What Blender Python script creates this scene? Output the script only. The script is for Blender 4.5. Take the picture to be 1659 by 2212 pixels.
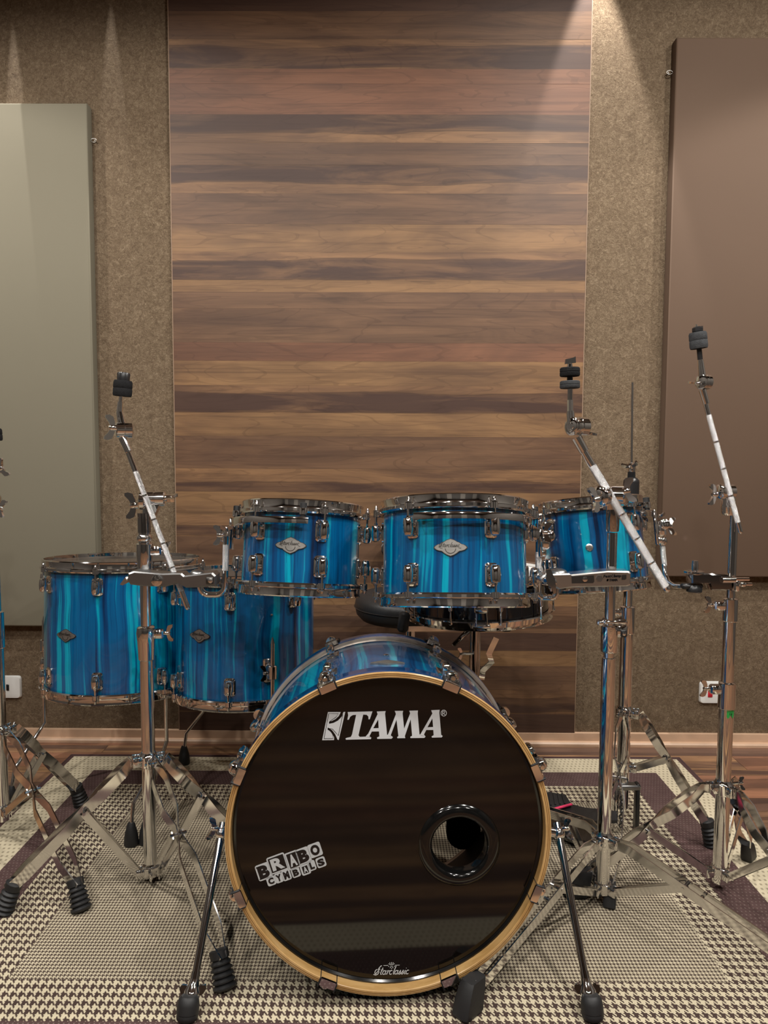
import bpy, bmesh, math, random
from math import sin, cos, pi, radians, sqrt, atan2
from mathutils import Vector, Matrix
from mathutils.geometry import tessellate_polygon
random.seed(7)
D = bpy.data
C = bpy.context.scene.collection
for o in list(D.objects): D.objects.remove(o)

# ---------------------------------------------------------------- camera
FW, FH, FPX = 1659, 2212, 1600.0
CAM_H = 1.0
PITCH, ROLL = radians(4.22), 0.005
_f = Vector((0, cos(PITCH), -sin(PITCH)))
_r0 = Vector((1, 0, 0)); _u0 = Vector((0, sin(PITCH), cos(PITCH)))
_r = _r0 * cos(ROLL) + _u0 * sin(ROLL)
_u = _u0 * cos(ROLL) - _r0 * sin(ROLL)
cam = D.cameras.new('camera'); cam_o = D.objects.new('camera', cam); C.objects.link(cam_o)
cam.sensor_fit = 'HORIZONTAL'; cam.sensor_width = 36.0; cam.lens = 36.0 * FPX / FW
cam.clip_start = 0.05
cam_o.matrix_world = Matrix(((_r.x, _u.x, -_f.x, 0), (_r.y, _u.y, -_f.y, 0), (_r.z, _u.z, -_f.z, CAM_H), (0, 0, 0, 1)))
bpy.context.scene.camera = cam_o
CAM = Vector((0, 0, CAM_H))
def ray(px, py): return _f + _r * ((px - FW / 2) / FPX) - _u * ((py - FH / 2) / FPX)
def P(px, py, Y):
    d = ray(px, py); return CAM + d * (Y / d.y)
def G(px, py, z=0.0):
    d = ray(px, py); return CAM + d * ((z - CAM_H) / d.z)
WYAW = 0.0072
_wb = G(830, 1599)
W0 = _wb.y + WYAW * _wb.x
def wallY(x): return W0 - WYAW * x
def Wp(px, py, off=0.0):                       # point on the back wall (off = towards the room)
    d = ray(px, py); t = (W0 - off) / (d.y + WYAW * d.x); return CAM + d * t

# ---------------------------------------------------------------- world, light, exposure
sc = bpy.context.scene
vs = sc.view_settings
sc.display_settings.display_device = 'sRGB'
vs.view_transform = 'Standard'; vs.look = 'None'; vs.gamma = 1.0; vs.exposure = 0.78
vs.use_curve_mapping = False
w = D.worlds.new('world'); sc.world = w; w.use_nodes = True
w.node_tree.nodes['Background'].inputs[0].default_value = (0.5, 0.45, 0.4, 1)
w.node_tree.nodes['Background'].inputs[1].default_value = 0.05
sc.cycles.use_denoising = True
sc.cycles.max_bounces = 8; sc.cycles.diffuse_bounces = 4; sc.cycles.glossy_bounces = 5
sc.cycles.transmission_bounces = 6; sc.cycles.transparent_max_bounces = 10
sc.cycles.caustics_reflective = False; sc.cycles.caustics_refractive = False
sc.cycles.sample_clamp_indirect = 4.0
CEIL = 2.86
KELVIN = (1.0, 0.96, 0.90)
def spot(name, loc, target, energy, size_deg, blend, radius, col=KELVIN):
    l = D.lights.new(name, 'SPOT'); o = D.objects.new(name, l); C.objects.link(o)
    l.energy = energy; l.spot_size = radians(size_deg); l.spot_blend = blend; l.shadow_soft_size = radius; l.color = col
    o.location = loc; d = Vector(target) - Vector(loc)
    o.rotation_euler = d.to_track_quat('-Z', 'Y').to_euler()
    return o
DOWNLIGHTS = [  # x, y, watts, cone in degrees, where it is
    (-2.05, 1.50, 50, 133, 'recessed ceiling downlight nearest the khaki acoustic panel'),
    (1.95, 1.50, 46, 128, 'recessed ceiling downlight nearest the brown acoustic panel'),
    (-1.30, 0.75, 40, 160, 'recessed ceiling downlight left of the middle, in front of the kit'),
    (-0.45, 0.35, 34, 160, 'recessed ceiling downlight just left of the middle, in front of the kit'),
    (0.90, 0.80, 56, 170, 'recessed ceiling downlight just right of the middle, in front of the kit'),
    (1.75, 0.70, 46, 168, 'recessed ceiling downlight right of the middle, in front of the kit'),
    (-1.55, -0.7, 34, 156, 'recessed ceiling downlight at the far left, behind the photographer'),
    (-0.55, -1.1, 32, 156, 'recessed ceiling downlight left of the middle, behind the photographer'),
    (0.45, -1.1, 34, 168, 'recessed ceiling downlight right of the middle, behind the photographer'),
    (1.45, -0.7, 36, 162, 'recessed ceiling downlight at the far right, behind the photographer')]
for x, y, e, an, _l in DOWNLIGHTS:
    spot('downlight_beam', (x, y, CEIL - 0.03), (x, y, 0), e, an, 0.15, 0.035)
PINS = [(24, -60, 0.014, 7.5, 50.0, .1, 'tiny ceiling pin spot at the far left, grazing the carpet wall'),
        (240, 60, 0.014, 9.0, 22.0, .1, 'tiny ceiling pin spot over the gap between khaki panel and wood'),
        (1292, -60, 0.070, 36, 60.0, .3, 'small ceiling spot over the right edge of the wood cladding')]
for px, py, off, ang, e, bl, _l in PINS:
    p = Wp(px, py)
    spot('wall_pinspot_beam', (p.x, wallY(p.x) - off - 0.015, CEIL - 0.04), (p.x, wallY(p.x) - off - 0.015, 0), e, ang, bl, 0.004 if off < .05 else .012, (1, 0.96, 0.90))

# ---------------------------------------------------------------- materials
def nodes(name):
    m = D.materials.new(name); m.use_nodes = True; nt = m.node_tree
    return m, nt, nt.nodes['Principled BSDF']
def pbr(name, col, rough=0.5, metal=0.0, coat=0.0, spec=0.5, bump=None, var=0.0, vscale=30):
    m, nt, b = nodes(name)
    b.inputs['Base Color'].default_value = (*col, 1); b.inputs['Roughness'].default_value = rough
    b.inputs['Metallic'].default_value = metal; b.inputs['Coat Weight'].default_value = coat
    b.inputs['Coat Roughness'].default_value = 0.04; b.inputs['Specular IOR Level'].default_value = spec
    if var:
        tc = nt.nodes.new('ShaderNodeTexCoord'); n = nt.nodes.new('ShaderNodeTexNoise'); n.inputs['Scale'].default_value = vscale
        n.inputs['Detail'].default_value = 4
        nt.links.new(tc.outputs['Object'], n.inputs['Vector'])
        mx = nt.nodes.new('ShaderNodeMix'); mx.data_type = 'RGBA'
        mx.inputs[6].default_value = (*[c * (1 - var) for c in col], 1); mx.inputs[7].default_value = (*[min(1, c * (1 + var)) for c in col], 1)
        nt.links.new(n.outputs['Fac'], mx.inputs[0]); nt.links.new(mx.outputs[2], b.inputs['Base Color'])
    if bump:
        tc = nt.nodes.new('ShaderNodeTexCoord'); n = nt.nodes.new('ShaderNodeTexNoise'); n.inputs['Scale'].default_value = bump[0]
        n.inputs['Detail'].default_value = 3
        nt.links.new(tc.outputs['Object'], n.inputs['Vector'])
        bp = nt.nodes.new('ShaderNodeBump'); bp.inputs['Strength'].default_value = bump[1]; bp.inputs['Distance'].default_value = bump[2]
        nt.links.new(n.outputs['Fac'], bp.inputs['Height']); nt.links.new(bp.outputs[0], b.inputs['Normal'])
    return m
def ramp(nt, stops):
    r = nt.nodes.new('ShaderNodeValToRGB'); e = r.color_ramp.elements
    while len(e) < len(stops): e.new(0.5)
    for i, (p, c) in enumerate(stops): e[i].position = p; e[i].color = (*c, 1)
    return r
def math_n(nt, op, a, b=None, c=None):
    n = nt.nodes.new('ShaderNodeMath'); n.operation = op
    for i, v in enumerate((a, b, c)):
        if v is None: continue
        if isinstance(v, (int, float)): n.inputs[i].default_value = v
        else: nt.links.new(v, n.inputs[i])
    return n.outputs[0]
def mixc(nt, fac, a, b):
    n = nt.nodes.new('ShaderNodeMix'); n.data_type = 'RGBA'
    for i, v in ((0, fac), (6, a), (7, b)):
        if isinstance(v, (int, float)): n.inputs[i].default_value = v
        elif isinstance(v, tuple): n.inputs[i].default_value = (*v, 1)
        else: nt.links.new(v, n.inputs[i])
    return n.outputs[2]
def mapping(nt, src, scale, loc=None):
    n = nt.nodes.new('ShaderNodeMapping'); n.inputs['Scale'].default_value = scale
    nt.links.new(src, n.inputs['Vector'])
    if loc is not None:
        if isinstance(loc, tuple): n.inputs['Location'].default_value = loc
        else: nt.links.new(loc, n.inputs['Location'])
    return n.outputs[0]
def noise(nt, vec, scale, detail=3, rough=0.5, dist=0.0):
    n = nt.nodes.new('ShaderNodeTexNoise'); n.inputs['Scale'].default_value = scale; n.inputs['Detail'].default_value = detail
    n.inputs['Roughness'].default_value = rough; n.inputs['Distortion'].default_value = dist
    nt.links.new(vec, n.inputs['Vector']); return n.outputs['Fac']
def bump(nt, b, h, strength, dist):
    bp = nt.nodes.new('ShaderNodeBump'); bp.inputs['Strength'].default_value = strength; bp.inputs['Distance'].default_value = dist
    nt.links.new(h, bp.inputs['Height']); nt.links.new(bp.outputs[0], b.inputs['Normal'])

M = {}
M['chrome'] = pbr('chrome', (0.80, 0.79, 0.78), 0.055, 1.0)
M['chrome_dark'] = pbr('black_nickel_chrome', (0.50, 0.48, 0.47), 0.07, 1.0)
M['worn_chrome'] = pbr('worn_chrome', (0.76, 0.75, 0.74), 0.10, 1.0, var=0.10, vscale=40)
M['cast'] = pbr('cast_zinc_grey', (0.30, 0.30, 0.30), 0.34, 1.0, var=0.1)
M['satin'] = pbr('satin_cast_aluminium', (0.72, 0.71, 0.69), 0.26, 1.0, var=0.06)
M['pewter'] = pbr('pewter_badge', (0.40, 0.385, 0.36), 0.46, 1.0, var=0.22, vscale=120)
M['pewter_dark'] = pbr('pewter_engraving', (0.09, 0.085, 0.08), 0.45, 1.0)
M['rubber'] = pbr('black_rubber', (0.012, 0.012, 0.013), 0.55, bump=(200, 0.15, 0.001))
M['felt'] = pbr('black_felt', (0.016, 0.016, 0.017), 0.95, spec=0.1, bump=(500, 0.5, 0.002), var=0.3, vscale=200)
M['felt_grey'] = pbr('worn_grey_felt', (0.05, 0.052, 0.055), 0.95, spec=0.1, bump=(400, 0.5, 0.002), var=0.4, vscale=120)
M['plastic'] = pbr('black_plastic', (0.015, 0.015, 0.016), 0.3)
M['gloss_black'] = pbr('gloss_black_ring', (0.004, 0.004, 0.004), 0.12)
M['white_print'] = pbr('white_print', (0.60, 0.63, 0.66), 0.28)
M['grey_print'] = pbr('pale_sticker', (0.50, 0.53, 0.55), 0.35)
M['black_print'] = pbr('black_print', (0.008, 0.008, 0.009), 0.25)
M['leather'] = pbr('black_leatherette', (0.02, 0.02, 0.021), 0.42, bump=(250, 0.3, 0.001))
M['white_plastic'] = pbr('white_plate_plastic', (0.72, 0.72, 0.70), 0.32)
M['red_plastic'] = pbr('red_switch', (0.6, 0.02, 0.04), 0.35)
M['pink'] = pbr('red_stripe', (0.75, 0.05, 0.14), 0.4)
M['green_tape'] = pbr('green_tape', (0.02, 0.28, 0.05), 0.6)
M['black_shell'] = pbr('black_lacquer', (0.006, 0.006, 0.008), 0.1, coat=1.0)
M['beige_panel'] = pbr('khaki_acoustic_fabric', (0.180, 0.163, 0.120), 0.85, spec=0.2, bump=(900, 0.15, 0.0006), var=0.05, vscale=3)
M['brown_panel'] = pbr('brown_acoustic_fabric', (0.112, 0.072, 0.049), 0.72, spec=0.2, bump=(900, 0.12, 0.0006), var=0.06, vscale=3)
M['ceiling'] = pbr('ceiling_paint', (0.27, 0.26, 0.25), 0.9, var=0.04)
M['ceiling_dark'] = pbr('lamp_trim', (0.7, 0.7, 0.7), 0.4)
M['side_wall'] = pbr('brown_side_wall', (0.065, 0.057, 0.050), 0.85, var=0.2, vscale=3)
M['shell_inner'] = pbr('dark_shell_interior', (0.10, 0.075, 0.055), 0.35, var=0.2, vscale=8)

def lamp_mat():
    m, nt, b = nodes('lamp_glow'); b.inputs['Base Color'].default_value = (1, 1, 1, 1)
    b.inputs['Emission Color'].default_value = (1, 0.92, 0.8, 1); b.inputs['Emission Strength'].default_value = 22
    return m
M['lamp'] = lamp_mat()

def knurl_mat():
    m, nt, b = nodes('knurled_steel'); b.inputs['Metallic'].default_value = 1
    b.inputs['Base Color'].default_value = (0.72, 0.72, 0.72, 1); b.inputs['Roughness'].default_value = 0.25
    tc = nt.nodes.new('ShaderNodeTexCoord')
    v = nt.nodes.new('ShaderNodeTexVoronoi'); v.inputs['Scale'].default_value = 1300
    nt.links.new(tc.outputs['Object'], v.inputs['Vector'])
    bump(nt, b, v.outputs['Distance'], 0.9, 0.0011)
    return m
M['knurl'] = knurl_mat()

def film_mat():
    m, nt, b = nodes('clear_drum_film'); out = nt.nodes['Material Output']
    b.inputs['Base Color'].default_value = (0.55, 0.5, 0.46, 1); b.inputs['Roughness'].default_value = 0.12
    b.inputs['Coat Weight'].default_value = 1; b.inputs['Coat Roughness'].default_value = 0.05
    t = nt.nodes.new('ShaderNodeBsdfTransparent'); t.inputs[0].default_value = (0.9, 0.9, 0.9, 1)
    mx = nt.nodes.new('ShaderNodeMixShader'); mx.inputs[0].default_value = 0.38
    nt.links.new(t.outputs[0], mx.inputs[1]); nt.links.new(b.outputs[0], mx.inputs[2]); nt.links.new(mx.outputs[0], out.inputs[0])
    return m
M['film'] = film_mat()
def glass_film():
    m, nt, b = nodes('clear_batter_film'); out = nt.nodes['Material Output']
    b.inputs['Base Color'].default_value = (0.6, 0.6, 0.6, 1); b.inputs['Roughness'].default_value = 0.1
    t = nt.nodes.new('ShaderNodeBsdfTransparent'); t.inputs[0].default_value = (0.93, 0.93, 0.93, 1)
    mx = nt.nodes.new('ShaderNodeMixShader'); mx.inputs[0].default_value = 0.06
    nt.links.new(t.outputs[0], mx.inputs[1]); nt.links.new(b.outputs[0], mx.inputs[2]); nt.links.new(mx.outputs[0], out.inputs[0])
    return m
M['clear'] = glass_film()

def headmat():
    m, nt, b = nodes('gloss_black_head')
    b.inputs['Base Color'].default_value = (0.004, 0.0032, 0.003, 1); b.inputs['Roughness'].default_value = 0.07
    b.inputs['Specular IOR Level'].default_value = 0.5
    tc = nt.nodes.new('ShaderNodeTexCoord')
    n = noise(nt, mapping(nt, tc.outputs['Object'], (3, 3, 14)), 1.0, 2)
    bump(nt, b, n, 0.25, 0.0012)
    return m
M['head'] = headmat()

def lacquer(name, seed):
    """vertical flowing stripes of blue lacquer; UV: u = metres round the shell, v = metres along it"""
    m, nt, b = nodes(name)
    uv = nt.nodes.new('ShaderNodeUVMap')
    wob = noise(nt, mapping(nt, uv.outputs[0], (3, 5, 1), (seed, 0, 0)), 1.0, 2)
    sep = nt.nodes.new('ShaderNodeSeparateXYZ'); nt.links.new(uv.outputs[0], sep.inputs[0])
    u = math_n(nt, 'ADD', sep.outputs[0], math_n(nt, 'MULTIPLY', math_n(nt, 'SUBTRACT', wob, 0.5), 0.028))
    cmb = nt.nodes.new('ShaderNodeCombineXYZ'); nt.links.new(u, cmb.inputs[0]); nt.links.new(sep.outputs[1], cmb.inputs[1])
    a = noise(nt, mapping(nt, cmb.outputs[0], (33, 0.7, 1), (seed * 3, seed, 0)), 1.0, 3, 0.55)
    f = noise(nt, mapping(nt, cmb.outputs[0], (130, 1.5, 1), (seed, 1, 0)), 1.0, 3, 0.6)
    s = math_n(nt, 'ADD', math_n(nt, 'MULTIPLY', a, 0.8), math_n(nt, 'MULTIPLY', f, 0.2))
    r = ramp(nt, [(0.36, (0.002, 0.016, 0.055)), (0.40, (0.001, 0.040, 0.135)), (0.45, (0.0, 0.078, 0.215)),
                  (0.525, (0.0, 0.105, 0.260)), (0.540, (0.0, 0.215, 0.37)), (0.59, (0.0, 0.32, 0.46))])
    nt.links.new(s, r.inputs[0])
    f2 = noise(nt, mapping(nt, cmb.outputs[0], (200, 4, 1), (0, seed, 0)), 1.0, 2)
    dk = math_n(nt, 'MULTIPLY', math_n(nt, 'GREATER_THAN', f2, 0.63), 0.45)
    col = mixc(nt, dk, r.outputs[0], (0.0, 0.03, 0.12))
    nt.links.new(col, b.inputs['Base Color'])
    b.inputs['Roughness'].default_value = 0.22
    b.inputs['Coat Weight'].default_value = 1.0; b.inputs['Coat Roughness'].default_value = 0.025
    return m
for i in range(6): M['lac%d' % i] = lacquer('blue_lacquer_%d' % i, 2.7 + 3.3 * i)
M['hoop_blue'] = pbr('plain_blue_lacquer', (0.0, 0.075, 0.26), 0.2, coat=1.0, var=0.15, vscale=10)

def woodmat(name, rough, specular, grain_axis=0):
    """plank material; light / dark colours and offsets come from each plank's own properties"""
    m, nt, b = nodes(name)
    tc = nt.nodes.new('ShaderNodeTexCoord')
    def at(nm):
        a = nt.nodes.new('ShaderNodeAttribute'); a.attribute_type = 'OBJECT'; a.attribute_name = nm; return a
    cl, cd, ps = at('tone_light'), at('tone_dark'), at('band')
    sp = nt.nodes.new('ShaderNodeSeparateXYZ'); nt.links.new(ps.outputs['Vector'], sp.inputs[0])   # x=centre y=half width z=seed
    u3 = nt.nodes.new('ShaderNodeSeparateXYZ'); nt.links.new(tc.outputs['Object'], u3.inputs[0])
    along = u3.outputs[0]; across = u3.outputs[2] if grain_axis == 0 else u3.outputs[1]
    cmb = nt.nodes.new('ShaderNodeCombineXYZ'); nt.links.new(along, cmb.inputs[0]); nt.links.new(across, cmb.inputs[1]); nt.links.new(sp.outputs[2], cmb.inputs[2])
    wob = noise(nt, mapping(nt, cmb.outputs[0], (2.2, 9, 1)), 1.0, 3, 0.5, 0.6)
    ac = math_n(nt, 'ADD', across, math_n(nt, 'MULTIPLY', math_n(nt, 'SUBTRACT', wob, 0.5), 0.045))
    d = math_n(nt, 'ABSOLUTE', math_n(nt, 'SUBTRACT', ac, sp.outputs[0]))
    band = math_n(nt, 'SMOOTH_MIN', math_n(nt, 'MULTIPLY', math_n(nt, 'SUBTRACT', sp.outputs[1], d), 140), 1.0, 0.3)
    band.node.use_clamp = True
    edge = math_n(nt, 'SUBTRACT', 1.0, math_n(nt, 'MULTIPLY', math_n(nt, 'ABSOLUTE', math_n(nt, 'SUBTRACT', math_n(nt, 'SUBTRACT', sp.outputs[1], d), .002)), 260)); edge.node.use_clamp = True
    soft = noise(nt, mapping(nt, cmb.outputs[0], (2.0, 17, 1)), 1.0, 5, 0.62, 0.7)
    fac = math_n(nt, 'ADD', math_n(nt, 'MULTIPLY', band, 0.66), math_n(nt, 'MULTIPLY', math_n(nt, 'SUBTRACT', soft, 0.40), 2.6)); fac.node.use_clamp = True
    c = mixc(nt, fac, cl.outputs['Color'], cd.outputs['Color'])
    c = mixc(nt, math_n(nt, 'MULTIPLY', edge, .55), c, (0.02, 0.011, 0.009))
    # figured rings
    rg = noise(nt, mapping(nt, cmb.outputs[0], (2.0, 11, 1)), 1.0, 2, 0.4, 0.5)
    ring = math_n(nt, 'PINGPONG', math_n(nt, 'MULTIPLY', rg, 9), 0.5)
    line = math_n(nt, 'MULTIPLY', math_n(nt, 'LESS_THAN', ring, 0.05), 0.20)
    c = mixc(nt, line, c, (0.03, 0.014, 0.008))
    fine = noise(nt, mapping(nt, cmb.outputs[0], (14, 420, 1)), 1.0, 2, 0.6)
    c = mixc(nt, math_n(nt, 'MULTIPLY', fine, 0.30), c, (0.06, 0.035, 0.025))
    big = noise(nt, mapping(nt, cmb.outputs[0], (1.6, 7, 1), (5, 3, 0)), 1.0, 3, 0.6, 1.2)
    c = mixc(nt, math_n(nt, 'MULTIPLY', math_n(nt, 'SUBTRACT', big, 0.46), 2.4), c, (0.075, 0.042, 0.030)); c.node.clamp_factor = True
    strk = noise(nt, mapping(nt, cmb.outputs[0], (1.2, 75, 1), (1, 7, 0)), 1.0, 4, 0.7, 0.8)
    c = mixc(nt, math_n(nt, 'MULTIPLY', math_n(nt, 'SUBTRACT', strk, 0.5), 1.9), c, (0.035, 0.019, 0.014)); c.node.clamp_factor = True
    nt.links.new(c, b.inputs['Base Color']); b.inputs['Roughness'].default_value = rough
    b.inputs['Specular IOR Level'].default_value = specular
    bump(nt, b, fine, 0.12, 0.0006)
    return m
M['wall_wood'] = woodmat('walnut_wall_laminate', 0.45, 0.25, 0)
M['floor_wood'] = woodmat('walnut_floor_laminate', 0.30, 0.45, 1)
M['pale_wood'] = pbr('pale_baseboard_wood', (0.60, 0.40, 0.27), 0.4, var=0.25, vscale=14)

def maple():
    m, nt, b = nodes('maple_hoop'); tc = nt.nodes.new('ShaderNodeTexCoord')
    n = noise(nt, mapping(nt, tc.outputs['Object'], (12, 12, 40)), 1.0, 4, 0.6, 0.6)
    r = ramp(nt, [(0.3, (0.40, 0.225, 0.075)), (0.55, (0.55, 0.34, 0.135)), (0.75, (0.62, 0.41, 0.19))])
    nt.links.new(n, r.inputs[0]); nt.links.new(r.outputs[0], b.inputs['Base Color'])
    b.inputs['Roughness'].default_value = 0.25; b.inputs['Coat Weight'].default_value = 0.8
    return m
M['maple'] = maple()
M['ply_dark'] = pbr('dark_ply_line', (0.16, 0.075, 0.02), 0.35, coat=0.6)

def carpet():
    m, nt, b = nodes('brown_wall_carpet'); tc = nt.nodes.new('ShaderNodeTexCoord')
    a = noise(nt, tc.outputs['Object'], 55, 5, 0.65, 1.2); f = noise(nt, tc.outputs['Object'], 190, 4, 0.7, 1.6)
    s = math_n(nt, 'ADD', math_n(nt, 'MULTIPLY', a, 0.4), math_n(nt, 'MULTIPLY', f, 0.6))
    r = ramp(nt, [(0.32, (0.085, 0.057, 0.036)), (0.5, (0.175, 0.125, 0.080)), (0.68, (0.32, 0.245, 0.165))])
    nt.links.new(s, r.inputs[0]); nt.links.new(r.outputs[0], b.inputs['Base Color'])
    b.inputs['Roughness'].default_value = 0.95; b.inputs['Specular IOR Level'].default_value = 0.15
    bump(nt, b, s, 1.0, 0.006)
    return m
M['carpet'] = carpet()

# rug bands are distances (m) from the rug's own edge
RX0, RX1, RY1 = -1.045, 0.995, 2.42
RY0 = 1.021
def rugmat():
    m, nt, b = nodes('woven_rug'); tc = nt.nodes.new('ShaderNodeTexCoord')
    sp = nt.nodes.new('ShaderNodeSeparateXYZ'); nt.links.new(tc.outputs['Object'], sp.inputs[0])
    x, y = sp.outputs[0], sp.outputs[1]
    ex = math_n(nt, 'MINIMUM', math_n(nt, 'SUBTRACT', x, RX0), math_n(nt, 'SUBTRACT', RX1, x))
    ey = math_n(nt, 'MINIMUM', math_n(nt, 'SUBTRACT', y, RY0), math_n(nt, 'SUBTRACT', RY1, y))
    e = math_n(nt, 'MINIMUM', ex, ey)
    cream, brown = (0.64, 0.56, 0.40), (0.055, 0.034, 0.030)
    def hound(cell, sx, sy):
        xs = math_n(nt, 'FLOOR', math_n(nt, 'MULTIPLY', x, 8 / (cell * sx))); ys = math_n(nt, 'FLOOR', math_n(nt, 'MULTIPLY', y, 8 / (cell * sy)))
        tw = math_n(nt, 'LESS_THAN', math_n(nt, 'FLOORED_MODULO', math_n(nt, 'ADD', xs, ys), 4), 2)
        wx = math_n(nt, 'LESS_THAN', math_n(nt, 'FLOORED_MODULO', xs, 8), 4.0)
        wy = math_n(nt, 'LESS_THAN', math_n(nt, 'FLOORED_MODULO', ys, 8), 4.0)
        return math_n(nt, 'ADD', math_n(nt, 'MULTIPLY', tw, wx), math_n(nt, 'MULTIPLY', math_n(nt, 'SUBTRACT', 1, tw), wy))
    coarse = hound(0.0157, 1.0, 1.36); fine = hound(0.0074, 1.0, 1.32)
    def dots(px_, py_, th):
        a = math_n(nt, 'FRACT', math_n(nt, 'DIVIDE', x, px_)); row = math_n(nt, 'FLOOR', math_n(nt, 'DIVIDE', y, py_))
        c_ = math_n(nt, 'FRACT', math_n(nt, 'DIVIDE', y, py_))
        a2 = math_n(nt, 'FRACT', math_n(nt, 'ADD', a, math_n(nt, 'MULTIPLY', row, 0.5)))
        return math_n(nt, 'MULTIPLY', math_n(nt, 'LESS_THAN', a2, th), math_n(nt, 'LESS_THAN', c_, th))
    cr = mixc(nt, math_n(nt, 'MULTIPLY', dots(0.013, 0.018, 0.42), 0.62), cream, (0.16, 0.125, 0.08))
    mr_n = noise(nt, tc.outputs['Object'], 60, 3)
    mr = mixc(nt, math_n(nt, 'MULTIPLY', dots(0.009, 0.012, 0.30), 0.28), mixc(nt, mr_n, (0.062, 0.032, 0.033), (0.105, 0.060, 0.060)), (0.40, 0.33, 0.28))
    co = mixc(nt, coarse, cream, brown); fi = mixc(nt, fine, (0.62, 0.54, 0.39), (0.062, 0.042, 0.034))
    def step(edge): return math_n(nt, 'GREATER_THAN', e, edge)
    c = mixc(nt, step(0.014), (0.07, 0.035, 0.036), cr)
    c = mixc(nt, step(0.122), c, mr); c = mixc(nt, step(0.222), c, co); c = mixc(nt, step(0.328), c, fi)
    wv = noise(nt, tc.outputs['Object'], 7, 3); c = mixc(nt, math_n(nt, 'MULTIPLY', wv, 0.22), c, (0.14, 0.105, 0.075))
    nt.links.new(c, b.inputs['Base Color']); b.inputs['Roughness'].default_value = 0.9; b.inputs['Specular IOR Level'].default_value = 0.15
    g = noise(nt, mapping(nt, tc.outputs['Object'], (1, 1, 1)), 420, 2)
    h = math_n(nt, 'ADD', math_n(nt, 'MULTIPLY', fine, -0.3), math_n(nt, 'MULTIPLY', g, 0.8))
    bump(nt, b, h, 0.55, 0.0025)
    return m
M['rug'] = rugmat()

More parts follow.
